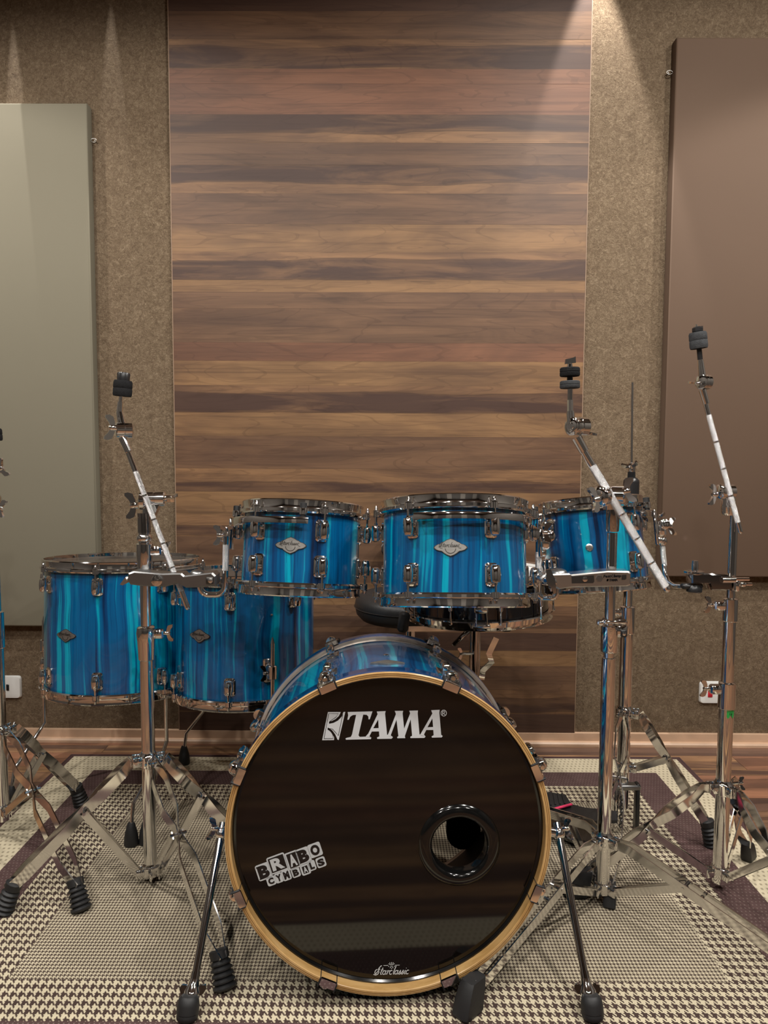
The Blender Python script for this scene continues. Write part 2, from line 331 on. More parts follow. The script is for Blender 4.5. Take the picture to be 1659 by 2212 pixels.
# ---------------------------------------------------------------- mesh builder
def frame(axis, up=None):
    a = Vector(axis).normalized()
    h = Vector(up) if up is not None else (Vector((0, 0, 1)) if abs(a.z) < 0.9 else Vector((0, 1, 0)))
    x = h.cross(a)
    if x.length < 1e-6: x = Vector((1, 0, 0)).cross(a)
    x.normalize(); y = a.cross(x)
    return x, y, a
class MB:
    def __init__(s): s.v = []; s.f = []; s.uv = None
    def add(s, vs, fs):
        b = len(s.v); s.v += [Vector(q) for q in vs]; s.f += [tuple(i + b for i in f) for f in fs]; return s
    def rings(s, rings, closed=False, cap=True):
        n = len(rings[0]); b = len(s.v)
        for r in rings: s.v += [Vector(q) for q in r]
        m = len(rings)
        for i in range(m if closed else m - 1):
            j = (i + 1) % m
            for k in range(n):
                l = (k + 1) % n; s.f.append((b + i * n + k, b + i * n + l, b + j * n + l, b + j * n + k))
        if cap and not closed:
            s.f.append(tuple(b + k for k in reversed(range(n)))); s.f.append(tuple(b + (m - 1) * n + k for k in range(n)))
        return s
    def tube(s, p0, p1, r0, r1=None, n=14, cap=True):
        p0, p1 = Vector(p0), Vector(p1); r1 = r0 if r1 is None else r1
        x, y, a = frame(p1 - p0)
        return s.rings([[p + x * (r * cos(2 * pi * k / n)) + y * (r * sin(2 * pi * k / n)) for k in range(n)] for p, r in ((p0, r0), (p1, r1))], cap=cap)
    def lathe(s, p, axis, prof, n=20, cap=True, up=None):        # prof: [(along, radius)]
        x, y, a = frame(axis, up); p = Vector(p)
        return s.rings([[p + a * t + x * (r * cos(2 * pi * k / n)) + y * (r * sin(2 * pi * k / n)) for k in range(n)] for t, r in prof], cap=cap)
    def ring(s, p, axis, prof, n=64):                            # closed profile swept round
        x, y, a = frame(axis); p = Vector(p)
        R = [[p + a * t + (x * cos(2 * pi * k / n) + y * sin(2 * pi * k / n)) * r for t, r in prof] for k in range(n)]
        return s.rings(R, closed=True)
    def sweep(s, pts, r, n=10):
        pts = [Vector(q) for q in pts]; R = []
        rr = r if isinstance(r, (list, tuple)) else [r] * len(pts)
        x = None
        for i, p in enumerate(pts):
            t = (pts[min(i + 1, len(pts) - 1)] - pts[max(i - 1, 0)]).normalized()
            if x is None: x, y, _ = frame(t)
            else: x = (x - t * x.dot(t)).normalized(); y = t.cross(x)
            R.append([p + x * (rr[i] * cos(2 * pi * k / n)) + y * (rr[i] * sin(2 * pi * k / n)) for k in range(n)])
        return s.rings(R)
    def strap(s, pts, wdir, wid, th):                            # flat bar; wdir: width direction hint
        pts = [Vector(q) for q in pts]; R = []; wd = Vector(wdir)
        for i, p in enumerate(pts):
            t = (pts[min(i + 1, len(pts) - 1)] - pts[max(i - 1, 0)]).normalized()
            side = t.cross(wd).normalized(); wv = side.cross(t).normalized()
            a, c = wv * (wid / 2), side * (th / 2)
            R.append([p + a + c, p - a + c, p - a - c, p + a - c])
        return s.rings(R)
    def box(s, c, sz, R=None, bev=0.0):
        c = Vector(c); hx, hy, hz = [q / 2 for q in sz]; b = min(bev, hx * .9, hy * .9, hz * .9)
        if b <= 0: rings = [[(-hx, -hy, z), (hx, -hy, z), (hx, hy, z), (-hx, hy, z)] for z in (-hz, hz)]
        else:
            def rr(ix, iy, z): return [(-ix + b, -iy, z), (ix - b, -iy, z), (ix, -iy + b, z), (ix, iy - b, z), (ix - b, iy, z), (-ix + b, iy, z), (-ix, iy - b, z), (-ix, -iy + b, z)]
            rings = [rr(hx - b * .6, hy - b * .6, -hz), rr(hx, hy, -hz + b), rr(hx, hy, hz - b), rr(hx - b * .6, hy - b * .6, hz)]
        R = R or Matrix.Identity(3)
        return s.rings([[c + R @ Vector(q) for q in r] for r in rings])
    def prism(s, poly, fn, th, holes=()):                        # poly in 2D, fn(x,y,depth)->3D
        loops = [[Vector((*q, 0)) for q in poly]] + [[Vector((*q, 0)) for q in h] for h in holes]
        flat = [q for l in loops for q in l]; tri = tessellate_polygon(loops)
        b = len(s.v); n = len(flat)
        s.v += [Vector(fn(q.x, q.y, 0)) for q in flat] + [Vector(fn(q.x, q.y, th)) for q in flat]
        for t in tri: s.f.append(tuple(b + i for i in t)); s.f.append(tuple(b + n + i for i in reversed(t)))
        k = 0
        for l in loops:
            for i in range(len(l)):
                j = (i + 1) % len(l); s.f.append((b + k + i, b + k + j, b + n + k + j, b + n + k + i))
            k += len(l)
        return s
    def sphere(s, c, r, n=12, sc=(1, 1, 1)):
        c = Vector(c); R = []
        for i in range(1, n // 2 + 1):
            a = pi * i / (n // 2 + 1)
            R.append([c + Vector((r * sc[0] * sin(a) * cos(2 * pi * k / n), r * sc[1] * sin(a) * sin(2 * pi * k / n), -r * sc[2] * cos(a))) for k in range(n)])
        return s.rings(R)
    def wing(s, p, axis, up, size=0.02, n=10):                   # wing nut: hub and two flared wings
        p = Vector(p); a = Vector(axis).normalized(); u = Vector(up); u = (u - a * u.dot(a)).normalized(); w_ = a.cross(u)
        s.lathe(p, a, [(0, size * .28), (size * .5, size * .26), (size * .62, size * .16)], n)
        for sg in (1, -1):
            pts = [(.08, .30), (.45, .36), (.82, .56), (1.02, .50), (1.08, .20), (.95, -.10), (.5, -.14), (.08, -.06)]
            f = lambda x, y, d: p + u * (sg * x * size) + a * ((y + .18 + .28 * x) * size) + w_ * ((d - .5) * size * .26)
            s.prism(pts, f, 1.0)
        return s
    def build(s, name, mat, parent=None, local=True, smooth=True, angle=38, kind=None, label=None):
        me = D.meshes.new(name)
        vs = s.v
        if parent is not None and not local:
            inv = WM[parent.name].inverted(); vs = [inv @ q for q in vs]
        me.from_pydata([tuple(q) for q in vs], [], s.f)
        bm = bmesh.new(); bm.from_mesh(me); bmesh.ops.recalc_face_normals(bm, faces=bm.faces); bm.to_mesh(me); bm.free()
        if smooth:
            for p in me.polygons: p.use_smooth = True
            me.set_sharp_from_angle(angle=radians(angle))
        me.materials.append(mat if not isinstance(mat, str) else M[mat])
        o = D.objects.new(name, me); C.objects.link(o)
        if parent is not None:
            o.parent = parent; WM[o.name] = WM[parent.name].copy()
        else: WM[o.name] = Matrix.Identity(4)
        if kind: o['kind'] = kind
        if label: o['label'] = label
        return o
WM = {}
def tag(o, label=None, cat=None, group=None, kind=None):
    for k, v in (('label', label), ('category', cat), ('group', group), ('kind', kind)):
        if v: o[k] = v
    return o
def thing(name, label, cat, mat=None, loc=None, group=None):
    o = D.objects.new(name, None); C.objects.link(o); o.empty_display_size = 0.05
    m = mat if mat is not None else Matrix.Translation(Vector(loc))
    o.matrix_world = m; WM[o.name] = m.copy(); tag(o, label, cat, group); return o

# ---------------------------------------------------------------- room shell
RXL, RXR, RYF = -2.9, 2.9, -2.6
FZ = -0.006
xa, xb = RXL, RXR
def wall_prism(x0, x1, z0, z1, off0, off1):     # slab on the back wall between two offsets
    mb = MB(); R = []
    for x in (x0, x1):
        y0, y1 = wallY(x) - off0, wallY(x) - off1
        R.append([(x, y0, z0), (x, y1, z0), (x, y1, z1), (x, y0, z1)])
    return mb.rings(R)
def structure(o): return tag(o, kind='structure')
structure(wall_prism(xa, xb, FZ, CEIL, -0.12, 0).build('wall_back', 'carpet', smooth=False))
structure(MB().box(((xa - .06), 0, CEIL / 2), (.12, 5.6, CEIL)).build('wall_left', 'side_wall', smooth=False))
structure(MB().box(((xb + .06), 0, CEIL / 2), (.12, 5.6, CEIL)).build('wall_right', 'side_wall', smooth=False))
M['front_wall'] = pbr('dark_front_wall', (0.035, 0.031, 0.028), 0.9, var=0.1, vscale=3)
M['reflect_panel'] = pbr('reflection_panel_beige', (0.11, 0.10, 0.088), 0.9, var=0.1, vscale=3)  # beige for the added panels that the chrome mirrors
wf = structure(MB().box((0, RYF - .06, CEIL / 2), (xb - xa, .12, CEIL)).build('wall_front', 'front_wall', smooth=False))
for cx_ in (-2.2, -0.75, 0.75, 2.2): MB().box((cx_, RYF + .03, 1.45), (.55, .05, 1.9), bev=.01).build('reflection_panel', 'reflect_panel', wf, smooth=False)  # unseen panels, added only to break up the reflections in the chrome
structure(MB().box((0, 0.05, CEIL + .05), (xb - xa + .3, 5.7, .1)).build('ceiling', 'ceiling', smooth=False))

# floor with boards
fl = structure(MB().box((0, 0.05, FZ - 0.03), (xb - xa, 5.4, .04)).build('floor', 'side_wall', smooth=False))
def hexc(r, g, b, k=1.0):
    f = lambda c: (c / 255 / 12.92 if c / 255 <= .04045 else ((c / 255 + .055) / 1.055) ** 2.4) * k
    return (f(r), f(g), f(b))
TONES = {  # light, dark (base colours of the boards themselves)
    'tan': ((0.27, 0.152, 0.072), (0.125, 0.068, 0.036)),
    'red': ((0.20, 0.093, 0.053), (0.095, 0.045, 0.029)),
    'mid': ((0.170, 0.094, 0.053), (0.066, 0.037, 0.025)),
    'dark': ((0.092, 0.051, 0.035), (0.042, 0.024, 0.020)),
    'both': ((0.26, 0.142, 0.070), (0.062, 0.034, 0.026))}
def tone(o, key, c, hw, seed, k=1.0):
    a, b = TONES[key]
    o['tone_light'] = [q * k for q in a] + [1.0]; o['tone_dark'] = [q * k for q in b] + [1.0]; o['band'] = [float(c), float(hw), float(seed)]
fy = []
for yy in (1604, 1617, 1633, 1663, 1675, 1724, 1752, 1800, 1850): fy.append(G(1600, yy, FZ).y)
while fy[-1] > RYF + .2: fy.append(fy[-1] - random.uniform(.10, .16))
fy = [W0 + 0.03] + fy + [RYF]
ftone = ['mid', 'red', 'both', 'red', 'both', 'mid', 'both', 'dark', 'tan', 'mid']
plk = 0
for i in range(len(fy) - 1):
    y1, y0 = fy[i], fy[i + 1]
    if y1 < 1.2:                                      # beyond the frame: wide boards, one run each
        xs = [xa, xb]
    else:
        off = random.uniform(0, 1.2); xs = [xa] + [q for q in [xa + off + 1.25 * k for k in range(6)] if xa + .1 < q < xb - .1] + [xb]
    for j in range(len(xs) - 1):
        mb = MB(); mb.box(((xs[j] + xs[j + 1]) / 2, (y0 + y1) / 2, FZ - .005), (xs[j + 1] - xs[j] - .0012, y1 - y0 - .0012, .010))
        o = mb.build('plank', 'floor_wood', fl, smooth=False)
        tone(o, ftone[i % 10] if j % 2 == 0 else random.choice(ftone), (y0 + y1) / 2 + random.uniform(-.03, .03), random.choice([0.012, 0.02, 0.03]), random.uniform(0, 40), 1.9); plk += 1

# baseboard
bb = wall_prism(xa, xb, FZ, 0.036, 0, 0.016)
bb.v += []
structure(bb.build('baseboard_back', 'pale_wood', smooth=False))
qr = MB(); R = []
for x in (xa, xb):
    y = wallY(x) - 0.016
    R.append([(x, y, FZ), (x, y - .014, FZ), (x, y - .014, FZ + .008), (x, y - .010, FZ + .013), (x, y, FZ + .015)])
structure(qr.rings(R).build('trim_1', 'pale_wood', smooth=False))

# wood clad strip of wall
def wx(px, py): return Wp(px, py).x
XL = (wx(365.5, 0) + wx(390, 1575)) / 2; XR = (wx(1285, 0) + wx(1231, 1575)) / 2
cl_root = thing('wood_wall_cladding', 'wide strip of horizontal walnut boards covering the middle of the brown carpet wall', 'wall cladding', loc=((XL + XR) / 2, wallY(0), 0))
ys = [-45, 29, 89, 153, 185, 251, 312, 336, 360, 421, 487, 547, 607.5, 633, 668.5, 742, 781.5, 834, 893, 943.5, 1013.5, 1063.5, 1113, 1160, 1212, 1258, 1306, 1364, 1402, 1435, 1486, 1538, 1583]
tn = ['dark', 'mid', 'both', 'red', 'red', 'both', 'mid', 'mid', 'both', 'mid', 'tan', 'both', 'tan', 'mid', 'mid', 'red', 'tan', 'both', 'tan', 'mid', 'both', 'tan', 'both', 'mid', 'mid', 'tan', 'mid', 'dark', 'tan', 'mid', 'both', 'dark']
bandspec = {2: (.36, .38), 5: (.70, .36), 8: (.68, .36), 11: (.34, .38), 17: (.36, .36), 20: (.22, .24), 22: (.3, .25), 26: (.4, .2), 30: (.35, .3)}
zs = [Wp(830, y).z for y in ys]
for i in range(len(ys) - 1):
    z1, z0 = zs[i], zs[i + 1]
    if i == 0: z1 = CEIL - .002
    h = z1 - z0
    R = []; g = 0.0001; dz_ = .0002 * (i % 2)
    for x in (XL, XR):
        yb, yf = wallY(x), wallY(x) - 0.012
        R.append([(x, yb, z0 + g), (x, yf - dz_, z0 + g), (x, yf - dz_, z1 - g), (x, yb, z1 - g)])
    o = MB().rings(R).build('plank', 'wall_wood', cl_root, local=False, smooth=False)
    cc, hw = bandspec.get(i, (.5, -9))
    # the object frame of the planks is the cladding's
    tone(o, tn[i], z0 + h * cc, h * hw, 3.1 * i + 1)
for x, s_ in ((XL, -1), (XR, 1)):
    o = wall_prism(min(x, x + .0025 * s_), max(x, x + .0025 * s_), 0.0366, CEIL - .002, 0, .0128).build('edge_strip', pbr('board_edge', (0.26, 0.17, 0.11), .6), cl_root, local=False, smooth=False)

# acoustic panels
def panel(px_edge, py_top, py_bot, side, mat, label, far, nm, hook):
    TH, GAP = 0.045, 0.004
    p = Wp((px_edge[0] + px_edge[1]) / 2, (py_top + py_bot) / 2, TH)
    zt, zb = Wp(px_edge[0], py_top, TH).z, Wp(px_edge[0], py_bot, TH).z
    xe = p.x; xo = far
    root = thing('acoustic_panel', label, 'acoustic panel', loc=((xe + xo) / 2, wallY(xe), zb))
    x0, x1 = min(xe, xo), max(xe, xo); b = .006; R = []
    nx = 8
    mb = MB()
    # front and chamfered sides as stacked loops (back to front)
    def loop(inset, off):
        a, c, d, e = x0 + inset, x1 - inset, zb + inset, zt - inset
        return [(a, wallY(a) - off, d), (c, wallY(c) - off, d), (c, wallY(c) - off, e), (a, wallY(a) - off, e)]
    mb.rings([loop(0, GAP), loop(0, TH - b), loop(b * .35, TH - b * .3), loop(b, TH)])
    mb.build('covered_board', mat, root, local=False, angle=50)
    fr = MB().rings([loop(.012, -.0), loop(.012, GAP)]); fr.build('backing_frame', 'plastic', root, local=False, smooth=False)
    hp = Wp(*hook, .02); hs = MB()
    ring = [Vector((xe + .010 * -side + .008 * cos(a) * 1.2, wallY(xe) - .016, hp.z + .006 * sin(a))) for a in [k * pi / 6 for k in range(12)]]
    hs.sweep(ring, .0012, 6); hs.tube((xe - side * .014, wallY(xe), hp.z), (xe - side * .014, wallY(xe) - .016, hp.z), .0015, n=6)
    hs.build('hook', 'pewter', root, local=False)
    return root
panel((187, 213), 222, 1354, -1, 'beige_panel', 'khaki fabric acoustic panel at the left edge of the wall', -1.95, 'l', (222, 302))
panel((1463, 1424), 80, 1246, 1, 'brown_panel', 'brown leather-look acoustic panel at the right side of the wall', 2.1, 'r', (1440, 155))

# wall outlets
def outlet(cx, cy, wpx, hpx, label, red):
    c = Wp(cx, cy, .012); k = c.y / FPX; w_, h_ = wpx * k / 2, hpx * k / 2
    root = thing('wall_socket', label, 'socket', loc=(c.x, wallY(c.x), c.z))
    def loop(s, off, r=.010):
        pts = []
        for (sx, sz, a0) in ((1, 1, 0), (-1, 1, 90), (-1, -1, 180), (1, -1, 270)):
            for a in (0, 30, 60, 90):
                t = radians(a0 + a); pts.append((c.x + sx * (w_ * s - r) + r * cos(t), wallY(c.x) - off, c.z + sz * (h_ * s - r) + r * sin(t)))
        return pts
    MB().rings([loop(1, 0), loop(1, .005), loop(.95, .010), loop(.80, .0115)]).build('cover_plate', 'white_plastic', root, local=False)
    y = wallY(c.x) - .0122
    if red:
        MB().box((c.x - w_ * .42, y, c.z), (.016, .003, .030), bev=.001).build('switch', 'red_plastic', root, local=False)
        mod = MB().lathe((c.x + w_ * .35, y + .002, c.z), (0, -1, 0), [(0, .017), (.0006, .017), (.0012, .015)], 20); mod.build('socket_face', 'white_plastic', root, local=False)
    else:
        MB().box((c.x + w_ * .40, y, c.z), (.010, .003, .022), bev=.001).build('usb_port', 'black_print', root, local=False)
        f = MB().lathe((c.x - w_ * .12, y + .002, c.z), (0, -1, 0), [(0, .019), (.0008, .019), (.0014, .017)], 24).build('socket_face', 'white_plastic', root, local=False)
        hs = MB()
        for dx, dz in ((.008, .0), (.004, .009), (.004, -.009)): hs.lathe((c.x - w_ * .12 + dx, y + .0008, c.z + dz), (0, -1, 0), [(0, .0022), (.0006, .0022)], 10)
        hs.build('contact_holes', 'black_print', f, local=False)
outlet(-2, 1485, 94, 50, 'white wall socket plate with a black port, low on the wall below the khaki panel', False)
outlet(1550, 1497, 76, 49, 'white wall socket plate with a red switch, behind the rightmost stand', True)

# ceiling downlights
for x, y, e, an, lb_ in DOWNLIGHTS:
    r = thing('ceiling_light', lb_, 'ceiling light', loc=(x, y, CEIL), group='recessed ceiling downlights')
    MB().ring((x, y, CEIL), (0, 0, -1), [(0, .062), (.004, .062), (.007, .050), (.0, .048)], 28).build('trim_ring', 'ceiling_dark', r, local=False)
    MB().lathe((x, y, CEIL - .001), (0, 0, -1), [(0, .047), (.0015, .047)], 24).build('lens', 'lamp', r, local=False)
for px, py, off, ang, e, bl, lb_ in PINS:
    p = Wp(px, py); r = thing('wall_pinspot', lb_, 'ceiling light', loc=(p.x, wallY(p.x) - off - .015, CEIL), group='pin spots grazing the wall')
    MB().ring((p.x, wallY(p.x) - off - .015, CEIL), (0, 0, -1), [(0, .016), (.006, .016), (.008, .012), (0, .011)], 16).build('trim_ring', 'ceiling_dark', r, local=False)

# rug
def rug():
    mb = MB(); R = []
    nx, ny = 40, 34; b = []
    for j in range(ny + 1):
        for i in range(nx + 1):
            x = RX0 + (RX1 - RX0) * i / nx; y = RY0 + (RY1 - RY0) * j / ny
            b.append((x, y, -0.0003 + .0006 * sin(x * 9 + y * 5) * sin(y * 7)))
    fs = [(j * (nx + 1) + i, j * (nx + 1) + i + 1, (j + 1) * (nx + 1) + i + 1, (j + 1) * (nx + 1) + i) for j in range(ny) for i in range(nx)]
    mb.add(b, fs)
    mb.rings([[(RX0, RY0, FZ + .0002), (RX1, RY0, FZ + .0002), (RX1, RY1, FZ + .0002), (RX0, RY1, FZ + .0002)], [(RX0, RY0, -.0012), (RX1, RY0, -.0012), (RX1, RY1, -.0012), (RX0, RY1, -.0012)]])
    o = mb.build('area_rug', 'rug', smooth=False)
    tag(o, 'woven cream and maroon bordered rug with houndstooth centre under the drum kit', 'rug')
    bd = MB(); t = .004
    P4 = [(RX0, RY0), (RX1, RY0), (RX1, RY1), (RX0, RY1), (RX0, RY0)]
    for a, c in zip(P4[:-1], P4[1:]): bd.tube((*a, -.0025), (*c, -.0025), .0034, n=8)
    bd.build('edge_binding', pbr('maroon_binding', (0.06, 0.03, 0.03), .9), o)
rug()

# ---------------------------------------------------------------- stroke lettering
def arc(cx, cy, rx, ry, a0, a1, n=8):
    return [(cx + rx * cos(radians(a0 + (a1 - a0) * i / n)), cy + ry * sin(radians(a0 + (a1 - a0) * i / n))) for i in range(n + 1)]
SCR = {  # script letters: strokes in letter units, advance
    'S': ([[(1.25, 2.2), (1.05, 2.25), (.7, 1.75), (.55, 1.35), (.75, 1.0), (.95, .55), (.75, .1), (.3, -.1), (-.15, .02), (-.35, .12)], [(.2, .25), (.55, .75), (.95, 1.5)], arc(.18, .75, .32, .55, 60, 290)], 1.25),
    't': ([[(.45, 1.75), (.2, .4), (.3, .05), (.6, .1)], [(.05, 1.15), (.7, 1.2)]], .65),
    'a': ([arc(.45, .5, .38, .48, 40, 330, 10), [(.85, 1.0), (.75, .3), (.85, .05), (1.1, .15)]], 1.05),
    'r': ([[(.1, .8), (.3, 1.0), (.35, .9), (.2, .0)], [(.35, .6), (.5, .95), (.85, .9)]], .75),
    'c': ([arc(.45, .5, .38, .5, 50, 320, 10)], .85),
    'l': ([[(.5, 2.1), (.25, .4), (.35, .05), (.6, .1)]], .55),
    's': ([[(.05, .0), (.45, 1.05), (.5, .6), (.6, .25), (.4, -.02), (.1, .08)]], .72),
    'i': ([[(.25, 1.0), (.15, .3), (.25, .03), (.5, .1)], [(.33, 1.45), (.34, 1.55)]], .5)}
def script(text, fn, size, wid, shear=.35, mb=None, th=.0003):
    mb = mb or MB(); x0 = 0
    for ch in text:
        st, adv = SCR[ch]
        for s in st: stroke([((x0 + x + shear * y) * size, y * size) for x, y in s], wid, fn, mb, th)
        x0 += adv
    return mb
def stroke(pts, wid, fn, mb, th=.0003):
    L, Rr = [], []
    for i, p in enumerate(pts):
        a = pts[max(i - 1, 0)]; b = pts[min(i + 1, len(pts) - 1)]
        dx, dy = b[0] - a[0], b[1] - a[1]; d = sqrt(dx * dx + dy * dy) or 1
        nx, ny = -dy / d * wid / 2, dx / d * wid / 2
        L.append((p[0] + nx, p[1] + ny)); Rr.append((p[0] - nx, p[1] - ny))
    v = [fn(x, y, th) for x, y in L] + [fn(x, y, th) for x, y in Rr]; n = len(pts)
    mb.add(v, [(i, i + 1, n + i + 1, n + i) for i in range(n - 1)]); return mb
_tc = {}
def glyph(ch, offset=0.0, font_scale=1.0):
    k = (ch, offset)
    if k not in _tc:
        cu = D.curves.new('glyph', 'FONT'); cu.body = ch; cu.align_x = 'CENTER'; cu.offset = offset; cu.resolution_u = 4; cu.fill_mode = 'FRONT'
        o = D.objects.new('glyph', cu); C.objects.link(o); bpy.context.view_layer.update()
        me = o.evaluated_get(bpy.context.evaluated_depsgraph_get()).to_mesh()
        v = [tuple(q.co) for q in me.vertices]; f = [tuple(p.vertices) for p in me.polygons]
        D.objects.remove(o); D.curves.remove(cu)
        ys_ = [q[1] for q in v] or [0]; xs_ = [q[0] for q in v] or [0]; cx, cy = (min(xs_) + max(xs_)) / 2, (min(ys_) + max(ys_)) / 2
        _tc[k] = ([(q[0] - cx, q[1] - cy) for q in v], f, (max(xs_) - min(xs_)), (max(ys_) - min(ys_)))
    return _tc[k]
def put_glyph(mb, ch, fn, cx, cy, w_, h_, rot=0, offset=0.0, lift=.0003, shear=0.0):
    v, f, gw, gh = glyph(ch, offset); _, _, bw, bh = glyph(ch, 0.0)
    kx, ky = w_ / bw, h_ / bh; c_, s_ = cos(rot), sin(rot)
    out = []
    for x, y in v:
        x, y = x * kx + shear * y * ky, y * ky
        out.append(fn(cx + x * c_ - y * s_, cy + x * s_ + y * c_, lift))
    mb.add(out, f); return mb

# ---------------------------------------------------------------- drums
def shell_mesh(R, z0, z1, th=.006, n=96):
    """open cylinder with wall thickness; UV in metres on the outside"""
    me = D.meshes.new('shell'); v = []; f = []; 
    for k in range(n + 1):
        a = 2 * pi * k / n
        for r, z in ((R, z0 + .001), (R, z1 - .001), (R - th * .5, z1), (R - th, z1 - .002), (R - th, z0 + .002), (R - th * .5, z0)):
            v.append((r * sin(a), -r * cos(a), z))
    m = 6
    for k in range(n):
        for j in range(m):
            l = (j + 1) % m; f.append((k * m + j, (k + 1) * m + j, (k + 1) * m + l, k * m + l))
    me.from_pydata(v, [], f); uv = me.uv_layers.new(name='UVMap')
    for li, l in enumerate(me.loops):
        vi = l.vertex_index; k = vi // m; q = v[vi]; uv.data[li].uv = (k / n * 2 * pi * R, q[2])
    for i, p in enumerate(me.polygons):
        p.use_smooth = True; p.material_index = 1 if (i % m) in (2, 3, 4) else 0
    me.set_sharp_from_angle(angle=radians(50))
    return me
def cyl(R, phi, dr, z): return Vector(((R + dr) * sin(phi), -(R + dr) * cos(phi), z))
def add_obj(name, me, parent, mats):
    for m in mats: me.materials.append(M[m])
    o = D.objects.new(name, me); C.objects.link(o); o.parent = parent; WM[o.name] = WM[parent.name].copy(); return o
def lug(parent, R, phi, zc, up, z_end, mat='chrome'):
    """die-cast lug: curved base plate, capsule body standing proud, tension rod to the hoop"""
    rad = Vector((sin(phi), -cos(phi), 0)); tan = Vector((cos(phi), sin(phi), 0)); zz = Vector((0, 0, 1))
    s = 1 if up else -1; mb = MB(); c = cyl(R, phi, 0, zc)
    # base loop plate
    def outline(w_, h_, k=5):
        pts = []
        for sx, sz, a0 in ((1, 1, 0), (-1, 1, 90), (-1, -1, 180), (1, -1, 270)):
            for a in range(k + 1):
                t = radians(a0 + 90 * a / k); r = .008; pts.append((sx * (w_ - r) + r * cos(t), sz * (h_ - r) + r * sin(t)))
        return pts
    O = outline(.0150, .0235)
    mb.rings([[c + tan * (x * sc_) + zz * (z * sc_) + rad * d for x, z in O] for sc_, d in ((1, -.001), (1, .003), (.86, .0045), (.80, .0025))])
    # neck and capsule
    mb.tube(c + rad * .0 + zz * (s * .004), c + rad * .016 + zz * (s * .004), .0065, .0055, 10)
    cap = c + rad * .0180
    prof = [(-.020, .0045), (-.018, .0082), (-.012, .0104), (-.002, .0112), (.010, .0104), (.0155, .0092), (.017, .0068)]
    mb.lathe(cap, zz * s, prof, 14)
    lo = mb.build('lug', mat, parent)
    tr = MB().tube(cap + zz * (s * .015), Vector((cap.x, cap.y, z_end)), .0026, n=8)
    tr.tube(cap + zz * (s * .015), cap + zz * (s * .021), .0045, .0040, 8)
    tr.build('tension_rod', mat, lo); return lo
def hoop(parent, R, z, up, phis, hh=.030, mat='chrome', name='hoop', nn=96):
    """die-cast hoop with a flange, an upright wall and an ear at every rod"""
    s = 1 if up else -1; mb = MB()
    prof = [(0, R + .0015), (0, R + .0095), (.0035, R + .0125), (.0095, R + .0125), (.0115, R + .0070), (hh * .55, R + .0062), (hh - .0025, R + .0075), (hh, R + .0055), (hh - .001, R + .0005), (hh * .5, R - .001), (.010, R - .001)]
    mb.ring((0, 0, z), (0, 0, s), prof, nn)
    for ph in phis:
        mb.lathe(cyl(R, ph, .0155, z), (0, 0, s), [(-.0005, .006), (-.001, .0085), (.011, .0085), (.0125, .0065)], 14)
    h = mb.build(name, mat, parent)
    for ph in phis:
        p = cyl(R, ph, .0175, z); q = MB()
        if up: q.lathe(p + Vector((0, 0, .0125)), (0, 0, 1), [(0, .0068), (.002, .0068), (.003, .0045), (.007, .0042), (.009, .0030), (.0125, .0028)], 10).build('rod_head', mat, h)
        else: q.lathe(p - Vector((0, 0, .0125)), (0, 0, -1), [(0, .0066), (.002, .0066), (.003, .0045), (.009, .0035)], 10).build('rod_head', mat, h)
    return h
BADGE = [(-1, 0), (-.93, .16), (-.80, .32), (-.62, .40), (-.52, .58), (-.42, .62), (-.22, .86), (0, 1), (.22, .86), (.42, .62), (.52, .58), (.62, .40), (.80, .32), (.93, .16), (1, 0)]
BLOW = [(-1, 0), (-.88, -.22), (-.68, -.36), (-.52, -.40), (-.40, -.62), (-.20, -.86), (0, -1), (.20, -.86), (.40, -.62), (.52, -.40), (.68, -.36), (.88, -.22), (1, 0)]
def lerp(tab, x):
    for (x0, y0), (x1, y1) in zip(tab[:-1], tab[1:]):
        if x <= x1: return y0 + (y1 - y0) * (x - x0) / (x1 - x0)
    return tab[-1][1]
def badge(parent, R, phi, zc, w_=.034, h_=.0175):
    def fn(x, y, d): return cyl(R, phi + x / R, d, zc + y)
    b = None
    for k, d0, nm, mt in ((1.0, .0022, 'badge', 'pewter_dark'), (.93, .0032, 'badge_face', 'pewter')):
        mb = MB(); n = 28; rows = []
        for i in range(n + 1):
            x = -1 + 2 * i / n; a, c = lerp(BADGE, x) + .03, lerp(BLOW, x) - .03
            rows.append([fn(x * w_ * k, a * h_ * k, 0), fn(x * w_ * k, a * h_ * k, d0), fn(x * w_ * k, c * h_ * k, d0), fn(x * w_ * k, c * h_ * k, 0)])
        mb.rings(rows)
        o = mb.build(nm, mt, b if b else parent)
        if b is None: b = o
    mb = MB(); f2 = lambda x, y, d: fn(x, y, .0035 + d)
    script('Starclassic', lambda x, y, d: f2(x - w_ * .66, y + h_ * .06, d), w_ * 1.25 / 9.5, .0009, mb=mb)
    stroke([(-w_ * .6, -h_ * .08), (w_ * .6, -h_ * .08)], .0008, f2, mb)
    stroke(arc(0, -h_ * .12, w_ * .3, h_ * .55, 180, 360, 10), .0012, f2, mb)
    mb.build('engraving', 'pewter_dark', b)
VA = {}
